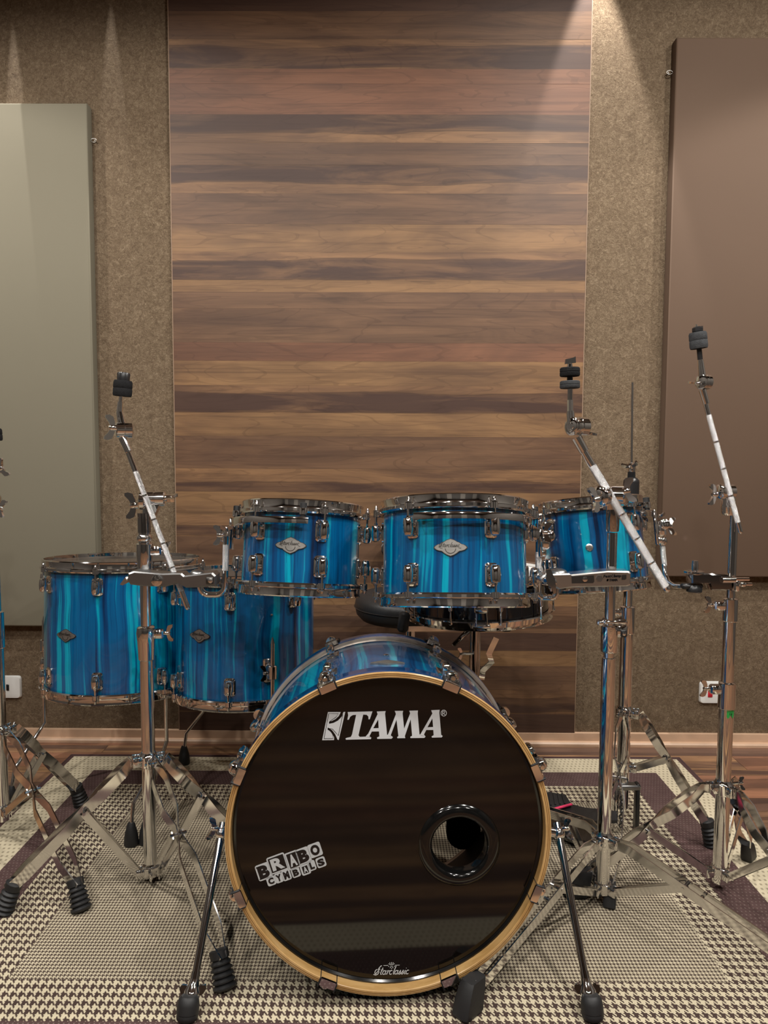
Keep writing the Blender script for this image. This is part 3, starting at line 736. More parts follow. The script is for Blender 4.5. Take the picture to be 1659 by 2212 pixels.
def drum(name, label, cx, cy, Yc, R, H, tilt, roll, phis, lac, badge_at=None, badge_z=.52, hh=.030, nn=96, shellmat=None, cat='drum', lz=.036, head='film', lugs=True, single=False, group=None):
    Yf = Yc - R
    c = Vector((P(cx, cy, Yc).x, Yc, P(cx, cy, Yf).z - R * sin(tilt)))
    Rm = Matrix.Rotation(-tilt, 4, 'X') @ Matrix.Rotation(roll, 4, 'Y')
    Mx = Matrix.Translation(c) @ Rm @ Matrix.Translation((0, 0, -H / 2))
    r = thing(name, label, cat, mat=Mx, group=group)
    z0, z1 = .012, H - .012
    va = -math.degrees(math.atan2(c.x, c.y)); VA[r.name] = va
    phis = [radians(p + va) for p in phis]
    sh = add_obj('shell', shell_mesh(R, z0, z1), r, [shellmat or 'lac%d' % lac, 'shell_inner'])
    hoop(r, R, H - hh, True, phis, hh, name='top_hoop', nn=nn)
    hoop(r, R, hh, False, phis, hh, name='bottom_hoop', nn=nn)
    for z, nm in ((H - .011, 'batter_head'), (.011, 'resonant_head')):
        mb = MB(); n = 48; mb.rings([[(q * cos(2 * pi * k / n), q * sin(2 * pi * k / n), z) for k in range(n)] for q in (R + .0005, R - .008, .02)], cap=False)
        mb.f.append(tuple(range(2 * n, 3 * n))); mb.build(nm, head, r)
    for ph in phis:
        lug(r, R, ph, H - hh - lz, True, H - hh); lug(r, R, ph, hh + lz, False, hh)
    if badge_at is not None: badge(r, R, radians(badge_at + va), H * badge_z)
    return r, Mx, R, H
def wpt(Mx, v): return Mx @ Vector(v)
def local(Mx, p): return Mx.inverted() @ Vector(p)

t1 = drum('rack_tom', 'blue striped rack tom on the left, held from the left chrome stand', 651, 1183, 1.70, .133, .209, .155, .035, [18, 78, 138, 198, 258, -42], 0, -10)
t2 = drum('rack_tom', 'widest blue striped rack tom, in the middle above the bass drum', 981, 1188, 1.62, .156, .229, .19, .0, [-32, 28, 88, 148, 208, 268], 1, -2.5)
t3 = drum('rack_tom', 'smallest blue striped tom, partly behind the right chrome pole', 1281, 1174, 1.80, .118, .222, .15, -.075, [-50, 46, 115, 180, -115], 5)
f1 = drum('floor_tom', 'largest blue striped floor tom, on the far left with three legs', 268, 1370, 2.17, .2165, .385, .065, .0, [-18 + 45 * k for k in range(8)], 3, -43, .48)
f2 = drum('floor_tom', 'blue striped floor tom right of the left stand, behind the bass drum', 531, 1392, 2.08, .193, .354, .065, .0, [-12 + 360 / 7 * k for k in range(7)], 4, -38, .55)
# vent grommets
def grommet(d, phi, z, size=.0052):
    r, Mx, R, H = d; ph = radians(phi + VA[r.name])
    MB().lathe(cyl(R, ph, -.001, z), (sin(ph), -cos(ph), 0), [(0, size), (.003, size), (.004, size * .8), (.0042, size * .5)], 16).build('vent_grommet', 'satin', r)
grommet(t3, -4, .105, .0085)
grommet(f1, 150, .2); grommet(f2, 20, .25, .003)

# rack tom suspension mounts
def tom_mount(d, a0, a1, end, z_drop, grom):
    r, Mx, R, H = d; hh = .030; mb = MB(); n = 26; zt = H - hh - .009
    R_ = []
    for i in range(n + 1):
        t = i / n; ph = radians(a0 + (a1 - a0) * t + VA[r.name]); k = abs(t - end)
        hgt = .0150 + .012 * max(0, 1 - k * 3.2)
        R_.append([cyl(R, ph, .014, zt), cyl(R, ph, .027, zt - .001), cyl(R, ph, .0285, zt - .005), cyl(R, ph, .027, zt - hgt), cyl(R, ph, .014, zt - hgt)])
    mb.rings(R_)
    o = mb.build('suspension_bar', 'chrome', r)
    for g in grom:
        p = cyl(R, radians(g + VA[r.name]), .021, zt)
        q = MB().lathe(p + Vector((0, 0, .018)), (0, 0, 1), [(0, .0075), (.010, .0075), (.0115, .006)], 14); q.lathe(p + Vector((0, 0, -.002)), (0, 0, 1), [(0, .006), (.006, .006)], 12)
        q.build('rubber_grommet', 'rubber', o)
        MB().lathe(p + Vector((0, 0, .004)), (0, 0, 1), [(0, .0088), (.010, .0092), (.014, .0085)], 14).build('grommet_cup', 'chrome', o)
    return o
def bracket(d, phi, w_, h_, z, out=.030):
    """hanging plate + clamp block + eye bolt below the bar"""
    r, Mx, R, H = d; ph = radians(phi + VA[r.name]); rad = Vector((sin(ph), -cos(ph), 0)); tan = Vector((cos(ph), sin(ph), 0))
    Rm = Matrix((tan, -rad, (0, 0, 1))).transposed(); Rm = Matrix([[tan.x, rad.x, 0], [tan.y, rad.y, 0], [0, 0, 1]])
    mb = MB().box(cyl(R, ph, out, z), (w_, .008, h_), Rm, .003)
    mb.box(cyl(R, ph, out + .012, z - .004), (w_ * .8, .02, h_ * .45), Rm, .004)
    mb.box(cyl(R, ph, out + .006, z - h_ * .36), (w_ * .55, .016, h_ * .2), Rm, .003)
    b = mb.build('mount_bracket', 'chrome', r)
    MB().lathe(cyl(R, ph, out + .020, z + h_ * .06), tan, [(-w_ * .42, .010), (-w_ * .38, .0125), (w_ * .38, .0125), (w_ * .42, .010)], 16).build('clamp_barrel', 'chrome', b)
    return b, rad, tan
tom_mount(t1, -103, 4, .12, .05, (-95, 0)); b1, rd, tn_ = bracket(t1, -97, .040, .072, .209 - .075)
tom_mount(t2, -26, 98, .93, .05, (90,)); b2, _, _ = bracket(t2, 92, .042, .085, .229 - .080)
tom_mount(t3, 58, 128, .5, .05, (68, 120)); b3, _, _ = bracket(t3, 84, .040, .085, .222 - .080)
def free(mb, name, mat, root, **k): return mb.build(name, mat, root, local=False, **k)
def wing_on(parent, pxy, Y, axis, up, size, mat='chrome'):
    return free(MB().wing(P(*pxy, Y), axis, up, size), 'wing_nut', mat, parent)
wing_on(b1, (481, 1156), 1.645, (-1, -.15, 0), (0, .2, 1), .021)
wing_on(b1, (489, 1147), 1.650, (0, -.1, 1), (1, .6, 0), .014)
wing_on(b2, (1158, 1150), 1.62, (0, -.2, 1), (.5, 1, 0), .022)
wing_on(b2, (1172, 1150), 1.60, (1, -.3, 0), (0, .3, 1), .020)
wing_on(b3, (1441, 1137), 1.78, (1, -.1, 0), (0, .4, 1), .021)
wing_on(b3, (1424, 1118), 1.78, (0, -.1, 1), (1, .2, 0), .013)

# floor tom legs
def ft_leg(d, phi, top_y, foot_xy, px_hint, bend):
    r, Mx, R, H = d; ph = radians(phi); rad = Vector((sin(ph), -cos(ph), 0)); tan = Vector((cos(ph), sin(ph), 0))
    zb = H * .30; Rm = Matrix([[tan.x, rad.x, 0], [tan.y, rad.y, 0], [0, 0, 1]])
    mb = MB()
    mb.box(cyl(R, ph, .004, zb), (.030, .010, .062), Rm, .004)
    mb.box(cyl(R, ph, .020, zb), (.024, .034, .036), Rm, .006)
    mb.lathe(cyl(R, ph, .034, zb - .018), (0, 0, 1), [(0, .009), (.002, .0115), (.034, .0115), (.036, .009)], 14)
    b = mb.build('leg_bracket', 'chrome', r)
    MB().wing(cyl(R, ph, .034, zb) - tan * .014, -tan, (0, .1, 1), .019).build('wing_nut', 'chrome', b)
    top = Mx @ cyl(R, ph, .034, zb + .075); a = Mx @ cyl(R, ph, .034, zb); 
    foot = Vector((*foot_xy, 0.0)); f_top = foot + Vector((0, 0, .055))
    k = Mx @ cyl(R, ph, .034, -.02); dirv = (foot - Vector((k.x, k.y, 0)))
    kn = Vector((k.x, k.y, k.z - bend)); kn2 = Vector((foot.x - dirv.x * .12, foot.y - dirv.y * .12, max(.10, f_top.z + .05)))
    L = free(MB().sweep([top, a, k, kn, kn + (kn2 - kn) * .5, kn2, f_top - Vector((0, 0, .01))], [.0055] * 7, 10), 'leg', 'worn_chrome', r)
    free(MB().tube(top, top + (top - a).normalized() * .016, .0055, .0015, 10), 'leg_tip', 'chrome', L)
    free(MB().lathe(foot, (0, 0, 1), [(0, .017), (.004, .019), (.030, .0165), (.055, .010), (.060, .0075)], 16), 'rubber_foot', 'rubber', L)
ft_leg(f1, -96, 0, tuple(G(25, 1742).xy), 0, .10); ft_leg(f1, 36, 0, tuple(G(284, 1825).xy), 0, .16); ft_leg(f1, 128, 0, tuple(G(398, 1650).xy), 0, .10)
ft_leg(f2, -90, 0, tuple(G(316, 1822).xy), 0, .12); ft_leg(f2, 28, 0, (-.245, 1.83), 0, .12); ft_leg(f2, 150, 0, (-.24, 2.30), 0, .12)

# ---------------------------------------------------------------- bass drum
def bass():
    Cf = P(841, 1804, 1.30); Rb = .2977; Cr = P(825, 1641, 1.688)
    ax = (Cf - Cr); L = ax.length; ax.normalize()
    xx = Vector((1, 0, 0)); yy = ax.cross(xx).normalized(); xx = yy.cross(ax).normalized()
    # local frame: x right, y up (in the head plane), z along the axis towards the camera
    up = xx.cross(ax) * -1
    up = ax.cross(xx)
    Mx = Matrix([[xx.x, up.x, ax.x, Cr.x], [xx.y, up.y, ax.y, Cr.y], [xx.z, up.z, ax.z, Cr.z], [0, 0, 0, 1]])
    r = thing('bass_drum', 'large blue bass drum with black front head facing the camera', 'drum', mat=Mx)
    S = .288; HD = .045
    # shell; shell_mesh is around z
    sh = add_obj('shell', shell_mesh(S, HD * .55, L - HD * .55, .007, 128), r, ['lac5', 'shell_inner'])
    n = 128
    def hoopb(z0, z1, nm, flip):
        s = 1 if not flip else -1
        a, b = (z0, z1) if not flip else (z1, z0)
        o = MB().ring((0, 0, 0), (0, 0, 1), [(a + s * .003, Rb - .0085), (a, Rb - .007), (a, Rb - .001), (a + s * .0015, Rb), (b - s * .0045, Rb), (b - s * .004, Rb - .0004), (a + s * .004, Rb - .0082)], n).build(nm, 'hoop_blue', r)
        MB().ring((0, 0, 0), (0, 0, 1), [(a + s * .004, Rb - .0104), (b - s * .001, Rb - .0104), (b, Rb - .0094), (b, Rb - .0012), (b - s * .0012, Rb), (b - s * .0044, Rb + .0001), (b - s * .0044, Rb - .0083), (a + s * .004, Rb - .0083)], n).build('natural_edge' if not flip else 'natural_edge', 'maple' if not flip else 'satin', o)
        if not flip:
            for rr in (Rb - .0030, Rb - .0060):
                MB().ring((0, 0, b), (0, 0, 1), [(-.0005, rr - .0004), (.00035, rr - .0004), (.00035, rr + .0004), (-.0005, rr + .0004)], n).build('ply_line', 'ply_dark', o)
        return o
    hf = hoopb(L - HD, L, 'front_hoop', False)
    hr = hoopb(0, HD * .9, 'rear_hoop', True)
    MB().ring((0, 0, HD * .9 + .0004), (0, 0, 1), [(-.003, S + .001), (.0012, S + .0012), (.0020, Rb - .0065), (.0016, Rb - .0012), (-.004, Rb + .0002), (-.0045, Rb - .0015)], n).build('hoop_edge_band', pbr('pale_hoop_edge', (0.50, 0.43, 0.37), 0.3, 0.35, coat=.5), hr)
    # counter ring seen on the rear side (metal hoop of the batter head)
    MB().ring((0, 0, HD * .9), (0, 0, 1), [(0, S + .0005), (.015, S + .0005), (.015, S + .0018), (.004, S + .0035), (0, S + .0045)], n).build('head_collar', 'chrome', hr)
    MB().ring((0, 0, L - HD - .007), (0, 0, 1), [(0, S + .0005), (.007, S + .0005), (.007, S + .004), (0, S + .0045)], n).build('head_collar', 'chrome', hf)
    # front head with port
    zh = L - .024; pc = Mx.inverted() @ P(993, 1828, 1.322); pr = .0525
    N = 96; outer = [((Rb - .0106) * cos(2 * pi * k / N), (Rb - .0106) * sin(2 * pi * k / N)) for k in range(N)]
    hole = [(pc.x + pr * cos(2 * pi * k / 48), pc.y + pr * sin(2 * pi * k / 48)) for k in range(48)]
    hd = MB().prism(outer, lambda x, y, d: (x, y, zh - d), .0004, [hole]).build('front_head', 'head', r, smooth=False)
    MB().ring((0, 0, zh), (0, 0, 1), [(-.001, Rb - .0105), (.003, Rb - .0105), (.004, Rb - .0135), (.001, Rb - .017), (-.001, Rb - .017)], n).build('head_rim', 'gloss_black', hd)
    MB().ring((pc.x, pc.y, zh), (0, 0, 1), [(-.022, pr - .001), (.0, pr - .001), (.005, pr + .001), (.0075, pr + .005), (.0078, pr + .011), (.006, pr + .018), (.003, pr + .022), (.0005, pr + .024), (-.0008, pr + .0235), (-.001, pr + .003), (-.022, pr + .001)], 64).build('port_ring', 'gloss_black', hd)
    # batter head with pad
    MB().add([(0.281 * cos(2 * pi * k / 64), .281 * sin(2 * pi * k / 64), .02) for k in range(64)], [tuple(range(64))]).build('batter_head', 'clear', r, smooth=False)
    pd = Mx.inverted() @ P(1001, 1798, 1.66)
    q = [(pd.x - .040, pd.y + .11), (pd.x - .040, pd.y)] + [(pd.x + .040 * cos(radians(a)), pd.y + .040 * sin(radians(a))) for a in range(200, 341, 20)] + [(pd.x + .040, pd.y), (pd.x + .040, pd.y + .11)]
    MB().prism(q, lambda x, y, d: (x, y, .024 + d), .004).build('beater_pad', 'felt', r)
    # claws, lugs, rods
    for k in range(8):
        a = radians(22.3 + 45 * k); rad = Vector((sin(a), cos(a), 0)); tan = Vector((cos(a), -sin(a), 0))
        for front in (True, False):
            z = L if front else 0; s = -1 if front else 1
            Rm = Matrix([[tan.x, rad.x, 0], [tan.y, rad.y, 0], [0, 0, 1]])
            mb = MB(); w_ = .0145
            prof = [(Rb - .0125, .001), (Rb - .0125, -.004), (Rb + .001, -.0042), (Rb + .0035, -.001), (Rb + .0035, .018), (Rb + .007, .024), (Rb + .011, .034), (Rb + .011, .044), (Rb + .002, .046), (Rb + .0004, .030), (Rb + .0004, .0), (Rb - .0105, .0)]
            rows = []
            for t in (-1, -.8, .8, 1):
                sh_ = 0 if abs(t) < 1 else .001
                rows.append([rad * (rr - (sh_ if rr > Rb else -sh_ * .2)) + tan * (t * w_) + Vector((0, 0, z + s * zz)) for rr, zz in prof])
            mb.rings(rows)
            c = rad * (Rb + .008) + Vector((0, 0, z + s * .026))
            mb.lathe(c, (0, 0, -s), [(-.006, .0125), (.004, .0125), (.009, .0105), (.011, .0085), (.0105, .0060), (.006, .0055)], 18)
            c2 = mb.build('claw_hook', 'chrome', r)
            for sg in (1, -1): MB().box(rad * (Rb - .003) + tan * (sg * (w_ + .0012)) + Vector((0, 0, z + s * .010)), (.0026, .017, .030), Rm, .001).build('claw_gasket', 'rubber', c2)
            MB().lathe(rad * (Rb + .008) + Vector((0, 0, z + s * .022)), (0, 0, -s), [(0, .0055), (.013, .0052), (.014, .004)], 8).tube(rad * (Rb + .008) + Vector((0, 0, z + s * .022)), rad * (Rb + .008) + Vector((0, 0, z + s * .105)), .0030, n=8).build('tension_rod', 'chrome', c2)
            lz = z + s * .110; lb = MB()
            lb.box(rad * (S + .002) + Vector((0, 0, lz + s * .004)), (.028, .006, .050), Rm, .002)
            lb.lathe(rad * (S + .0165) + Vector((0, 0, lz - s * .020)), (0, 0, s), [(0, .0055), (.002, .0085), (.020, .0095), (.036, .0085), (.042, .004)], 14)
            lb.box(rad * (S + .009) + Vector((0, 0, lz)), (.010, .014, .022), Rm, .003)
            lb.build('lug', 'chrome', r)
    # badge on top, grommet
    def fnb(x, y, d): return Vector(((S + d) * sin(x / S), (S + d) * cos(x / S), L - .115 + y))
    mb = MB(); rows = []
    for i in range(25):
        x = -1 + 2 * i / 24; a, c = lerp(BADGE, x) + .03, lerp(BLOW, x) - .03
        rows.append([fnb(x * .034, -a * .0175, 0), fnb(x * .034, -a * .0175, .003), fnb(x * .034, -c * .0175, .003), fnb(x * .034, -c * .0175, 0)])
    mb.rings(rows).build('badge', 'pewter', r)
    MB().lathe((0, S - .001, L - .185), (0, 1, 0), [(0, .006), (.003, .006), (.004, .003)], 14).build('vent_grommet', 'chrome', r)
    # spurs
    for side, top, foot in ((-1, (480, 1800), (404, 2205)), (1, (1205, 1800), (1281, 2203))):
        Y0 = 1.44
        A = P(top[0] + side * 2, top[1], Y0); F = G(*foot)
        ct = Mx.inverted() @ A; ang = atan2(ct.x, ct.y); rad = Vector((sin(ang), cos(ang), 0))
        base = rad * (S + .001) + Vector((0, 0, ct.z)); bw = Mx @ base
        mb = MB(); mb.lathe(bw, (Mx.to_3x3() @ rad), [(0, .020), (.004, .020), (.007, .015), (.014, .013), (.016, .009)], 20)
        mb.tube(bw + (A - bw) * .4, A, .010, .009, 12); mb.sphere(A, .013, 12)
        sp = free(mb, 'spur_bracket', 'chrome', r)
        free(MB().wing(A + Vector((side * .008, -.002, .012)), (side, -.6, .2), (0, 0, 1), .020), 'wing_nut', 'chrome', sp)
        dv = (F - A).normalized(); B = F - dv * .062
        lg = MB().tube(A + dv * -.02, B, .0078, .0070, 16); lg.tube(B - dv * .012, B, .0085, n=14)
        lg = free(lg, 'spur', 'chrome_dark', r)
        up_ = (-dv + Vector((0, 0, 1.4))).normalized()
        ft = MB().lathe(F + Vector((0, 0, .001)), up_, [(0, .015), (.003, .0185), (.008, .0195), (.012, .0188), (.013, .0198), (.026, .0195), (.036, .0175), (.040, .013)], 20)
        free(ft, 'rubber_foot', 'rubber', lg)
        cone = MB().lathe(B + dv * .024, -dv, [(0, .0150), (.006, .0150), (.016, .010), (.026, .0082)], 18)
        x_, y_, a_ = frame(-dv)
        cc = B + dv * .020
        for sg in (1, -1):
            cone.prism([(0, -.005), (.010, -.008), (.020, -.007), (.024, -.001), (.022, .006), (.013, .008), (0, .005)], lambda x, y, d, sg=sg: cc + Vector((1, 0, 0)) * (sg * x) - dv * (y + .3 * x) + Vector((0, 1, 0)) * (d - .002), .004)
        free(cone, 'lock_nut', 'chrome', lg)
    # --- lettering on the head
    inv = Mx.inverted(); YH = (Mx @ Vector((0, 0, zh))).y
    def to_head(px, py, d):
        q = inv @ P(px, py, 1.324); return Vector((q.x, q.y, zh + .0006 + d))
    k = 310 / 1659
    LT = lambda x, y, d: to_head(680 + x * k, 1520 + y * k, d)
    mb = MB()
    T = [(380, 112), (668, 108), (650, 160), (636, 198), (622, 198), (620, 165), (600, 146), (560, 143), (505, 380), (520, 398), (590, 396), (640, 398), (655, 408), (648, 425), (360, 428), (355, 412), (375, 405), (415, 398), (430, 370), (478, 145), (440, 147), (410, 165), (392, 200), (376, 200), (385, 150)]
    A1 = [(718, 110), (822, 106), (815, 135), (838, 375), (850, 390), (895, 398), (905, 408), (890, 423), (725, 423), (720, 408), (748, 395), (744, 338), (660, 338), (632, 392), (655, 412), (600, 400), (590, 392), (620, 360), (728, 140)]
    Mm = [(928, 105), (1026, 105), (1020, 135), (1037, 310), (1108, 135), (1098, 105), (1200, 103), (1196, 135), (1216, 375), (1228, 388), (1280, 395), (1286, 405), (1272, 418), (1112, 418), (1108, 405), (1130, 392), (1114, 200), (1045, 395), (1050, 418), (958, 418), (955, 405), (970, 395), (948, 205), (880, 385), (903, 402), (860, 396), (838, 385), (850, 372), (942, 140)]
    A2 = [(1355, 102), (1454, 98), (1450, 130), (1470, 385), (1488, 400), (1475, 415), (1362, 416), (1358, 402), (1382, 390), (1378, 328), (1296, 328), (1268, 380), (1286, 402), (1240, 398), (1218, 385), (1230, 372), (1368, 140)]
    mb.prism(T, LT, .0003)
    mb.prism(A1, LT, .0003, [[(735, 200), (740, 300), (676, 302)]])
    mb.prism(Mm, LT, .0003)
    mb.prism(A2, LT, .0003, [[(1368, 195), (1376, 295), (1310, 297)]])
    mb.build('lettering', 'white_print', hd, smooth=False)
    lg = MB().prism([(150, 110), (300, 111), (278, 155), (240, 190), (195, 212), (168, 216), (162, 245), (215, 235), (265, 210), (310, 165), (330, 112), (352, 110), (276, 430), (262, 425), (235, 365), (200, 318), (148, 285), (146, 310), (175, 330), (205, 365), (222, 400), (222, 430), (84, 430)], LT, .0003).build('logo', 'white_print', hd, smooth=False)
    bl = MB()
    stroke([(105, 412), (160, 127), (272, 130), (240, 172), (195, 200), (165, 224), (164, 236), (215, 224), (265, 198), (310, 155), (322, 140), (272, 380), (240, 345), (205, 305), (152, 294)], 6, lambda x, y, d: LT(x, y, .0005), bl)
    stroke([(152, 302), (185, 330), (208, 370), (212, 412), (105, 412)], 6, lambda x, y, d: LT(x, y, .0005), bl)
    bl.build('logo_lines', 'black_print', lg, smooth=False)
    rm = MB(); stroke(arc(1502, 136, 32, 34, 0, 360, 24), 7, LT, rm); stroke([(1488, 158), (1488, 116), (1508, 116), (1514, 126), (1508, 137), (1488, 138)], 7, LT, rm); stroke([(1500, 138), (1516, 158)], 7, LT, rm)
    rm.build('registered_mark', 'white_print', hd, smooth=False)
    # sticker
    k2 = 180 / 1659; ST = lambda x, y, d: to_head(540 + x * k2, 1800 - y * k2, d)
    rot = radians(19)
    row = [('B', 290, -690, 200, 235, 0), ('R', 560, -540, 250, 240, 1), ('A', 862, -480, 150, 240, 1), ('B', 1070, -400, 190, 230, 0), ('O', 1300, -292, 180, 190, 0),
           ('C', 440, -870, 110, 115, 0), ('Y', 590, -815, 90, 125, 0), ('M', 738, -765, 110, 140, 0), ('B', 922, -718, 105, 120, 0), ('A', 1112, -665, 80, 120, 2), ('L', 1240, -590, 80, 130, 0), ('S', 1418, -530, 120, 130, 0)]
    wh = MB(); bk = MB(); wl = MB()
    def rr_box(cx, cy, w_, h_, rad, sk=0):
        pts = []
        for sx, sy, a0 in ((1, 1, 0), (-1, 1, 90), (-1, -1, 180), (1, -1, 270)):
            for a in (0, 30, 60, 90):
                t = radians(a0 + a); x = sx * (w_ / 2 - rad) + rad * cos(t); y = sy * (h_ / 2 - rad) + rad * sin(t)
                pts.append((cx + x * cos(rot) - y * sin(rot), cy + x * sin(rot) + y * cos(rot)))
        return pts
    for ch, cx, cy, w_, h_, box_ in row:
        m_ = 78 if h_ > 150 else 66
        wh.prism(rr_box(cx, cy, w_ + m_ + (40 if box_ else 0), h_ + m_ + (20 if box_ else 0), 36), ST, .0002)
        if box_:
            bk.prism(rr_box(cx, cy, w_ * (1.25 if box_ == 1 else 1.4), h_ * 1.18, 3), lambda x, y, d: ST(x, y, .0003 + d), .0001)
            put_glyph(wl, ch, lambda x, y, d: ST(x, y, .0006), cx, cy, w_ * .8, h_ * .86, rot, .045)
        else:
            put_glyph(bk, ch, lambda x, y, d: ST(x, y, .0005), cx, cy, w_ * .86, h_ * .92, rot, .06)
            if ch == 'B':
                for yy in (-1, 1):
                    bx = cx - w_ * .38 * cos(rot) - yy * h_ * .5 * sin(rot) * 1; by = cy - w_ * .38 * sin(rot) + yy * h_ * .5 * cos(rot)
                    stroke([(bx - 45 * cos(rot) * w_ / 200, by - 45 * sin(rot) * w_ / 200), (bx + 60 * cos(rot) * w_ / 200, by + 60 * sin(rot) * w_ / 200)], 16 * h_ / 235, lambda x, y, d: ST(x, y, .0005), bk)
    st = wh.build('sticker', 'grey_print', hd, smooth=False)
    bk.build('sticker_letters', 'black_print', st, smooth=False); wl.build('reversed_letters', 'grey_print', st, smooth=False)
    # script and star
    sm = MB(); k3 = 110 / 1659; SC = lambda x, y, d: to_head(790 + x * k3, 2050 - y * k3, d)
    script('Starclassic', lambda x, y, d: SC(285 + x, -650 + y, d), 122, 26, shear=.30, mb=sm)
    for a, r0, r1 in ((90, 15, 100), (0, 110, 260), (180, 110, 260), (28, 20, 110), (152, 20, 110), (-60, 20, 105), (-120, 20, 100), (55, 65, 110), (125, 65, 110), (-90, 80, 120), (-20, 80, 115), (-160, 80, 115)):
        t = radians(a); stroke([(830 + r0 * cos(t), -370 + r0 * sin(t)), (830 + r1 * cos(t), -370 + r1 * sin(t))], 16, SC, sm)
    sm.build('script_lettering', 'white_print', hd, smooth=False)
    return r
bass()

# ---------------------------------------------------------------- stands
FEETMAT = 'rubber'
def foot_mesh(kind, F, dv, out):
    mb = MB()
    if kind == 'ribbed':
        ax = (-dv + Vector((0, 0, 1.1))).normalized(); prof = [(0, .016), (.003, .021)]
        t = .004
        for i in range(5):
            prof += [(t, .0225 - i * .0008), (t + .0025, .0230 - i * .0008), (t + .0085, .0165 - i * .0006)]; t += .0100
        prof += [(t, .0180), (t + .014, .0185), (t + .016, .013)]
        mb.lathe(F, ax, prof, 12)
    else:
        s = Vector((-out.y, out.x, 0)); k_ = 1.32 if kind == 'wide' else 1.0
        mb.rings([[F + out * (x * q * k_) + s * (y * q * k_) + Vector((0, 0, z * k_)) - out * (sh * k_) for x, y in ((-.016, -.013), (.016, -.013), (.019, -.009), (.019, .009), (.016, .013), (-.016, .013), (-.019, .009), (-.019, -.009))]
                  for q, z, sh in ((.9, 0, 0), (1.05, .005, 0), (1.0, .022, .004), (.88, .040, .010), (.78, .046, .013))])
    return mb
def tripod(root, pole, z_collar, z_hub, feet, kinds, r_tube, w_=.020, wave=True, spread=.016, mat='worn_chrome', brace_t=.42, shoulder=.022):
    """pole: (x,y). double-braced legs: two flat bars each, a brace to the hub, a rubber foot"""
    px_, py_ = pole
    mb = MB().lathe((px_, py_, z_collar - .016), (0, 0, 1), [(0, r_tube + .003), (.002, r_tube + .0055), (.026, r_tube + .0055), (.029, r_tube + .003), (.034, r_tube + .001)], 20)
    hb = MB().lathe((px_, py_, z_hub - .012), (0, 0, 1), [(0, r_tube + .001), (.002, r_tube + .004), (.024, r_tube + .004), (.026, r_tube + .001)], 20)
    legs = []
    for (fx, fy), kd in zip(feet, kinds):
        F = Vector((fx, fy, 0)); pz = Vector((px_, py_, 0)); out = (F - pz); ln = out.length; out.normalize(); sd = Vector((-out.y, out.x, 0))
        A = pz + out * (r_tube + .014) + Vector((0, 0, z_collar)); E = F - out * .012 + Vector((0, 0, .050 if kd == 'ribbed' else .040))
        K = pz + out * (r_tube + shoulder) + Vector((0, 0, z_collar + .001))
        dv = (E - K).normalized()
        for s in (1, -1):
            mb.box(pz + out * (r_tube + .010) + sd * (s * spread * .75) + Vector((0, 0, z_collar)), (.022, .004, .022), Matrix([[out.x, sd.x, 0], [out.y, sd.y, 0], [0, 0, 1]]), .001)
            hb.box(pz + out * (r_tube + .008) + sd * (s * spread * .6) + Vector((0, 0, z_hub)), (.022, .0035, .020), Matrix([[out.x, sd.x, 0], [out.y, sd.y, 0], [0, 0, 1]]), .001)
        mb.tube(pz + out * (r_tube + .014) + sd * (spread + .002) + Vector((0, 0, z_collar)), pz + out * (r_tube + .014) - sd * (spread + .002) + Vector((0, 0, z_collar)), .0038, n=8)
        lg = MB()
        prof = [(0, .35), (.09, 1.0), (.27, 1.0), (.37, .22), (.43, .22), (.53, 1.0), (.86, 1.1), (1, .4)] if wave else [(0, .8), (.1, .95), (.5, 1), (.9, .9), (1, .6)]
        for s in (1, -1):
            pts = [A + sd * (s * spread * .5)] if shoulder > .03 else []
            for t, q in prof: pts.append(K + (E - K) * t + sd * (s * spread * q))
            lg.strap(pts, (0, 0, 1) if abs(dv.z) < .9 else out, w_, .0026)
        mid = K + (E - K) * .40
        lg.tube(mid + sd * .006, mid - sd * .006, .004, n=8)
        lo = free(lg, 'leg', mat, root)
        bt = K + (E - K) * brace_t; br = MB()
        for s in (1, -1): br.strap([Vector((px_, py_, z_hub)) + out * (r_tube + .012) + sd * (s * spread * .45), bt + sd * (s * spread * .75)], (0, 0, 1), .016, .0022)
        br.tube(bt + sd * (spread + .002), bt - sd * (spread + .002), .0036, n=8)
        free(br, 'brace', mat, root)
        free(foot_mesh(kd, F, dv, out), 'rubber_foot', 'rubber', lo)
        legs.append(lo)
    free(mb, 'leg_collar', 'chrome', root); free(hb, 'base_hub', 'worn_chrome', root)
def pz(px, py, Y): return P(px, py, Y).z
def pole_tube(root, x, y, z0, z1, r, name, mat='chrome'): return free(MB().lathe((x, y, z0), (0, 0, 1), [(0, r * .9), (.001, r), (z1 - z0 - .001, r), (z1 - z0, r * .9)], 24), name, mat, root)
def height_clamp(root, x, y, z0, z1, r0, r1, side, yl=0.0, mat='chrome', bulb=False):
    h = z1 - z0
    prof = [(0, r0), (.002, r0 + .002), (h * .55, r1), (h * .8, r1 + (.002 if bulb else 0)), (h - .003, r1), (h, r1 - .004)]
    mb = MB().lathe((x, y, z0), (0, 0, 1), prof, 22)
    mb.box((x + side * (r1 + .008), y, z1 - .018), (.026, .018, .020), None, .003)
    c = free(mb, 'height_clamp', mat, root)
    free(MB().tube((x + side * (r1 + .010), y, z1 - .018), (x + side * (r1 + .030), y - .002, z1 - .016), .0035, n=8).wing((x + side * (r1 + .026), y - .002, z1 - .016), (side, -.1, .05), (0, 0, 1), .018), 'wing_nut', 'chrome', c)
    return c
def cyl_axis(mb, c, axis, l, r, n=22): return mb.lathe(Vector(c) - Vector(axis).normalized() * (l / 2), axis, [(0, r * .8), (l * .06, r), (l * .46, r), (l * .48, r * .93), (l * .52, r * .93), (l * .54, r), (l * .94, r), (l, r * .8)], n)
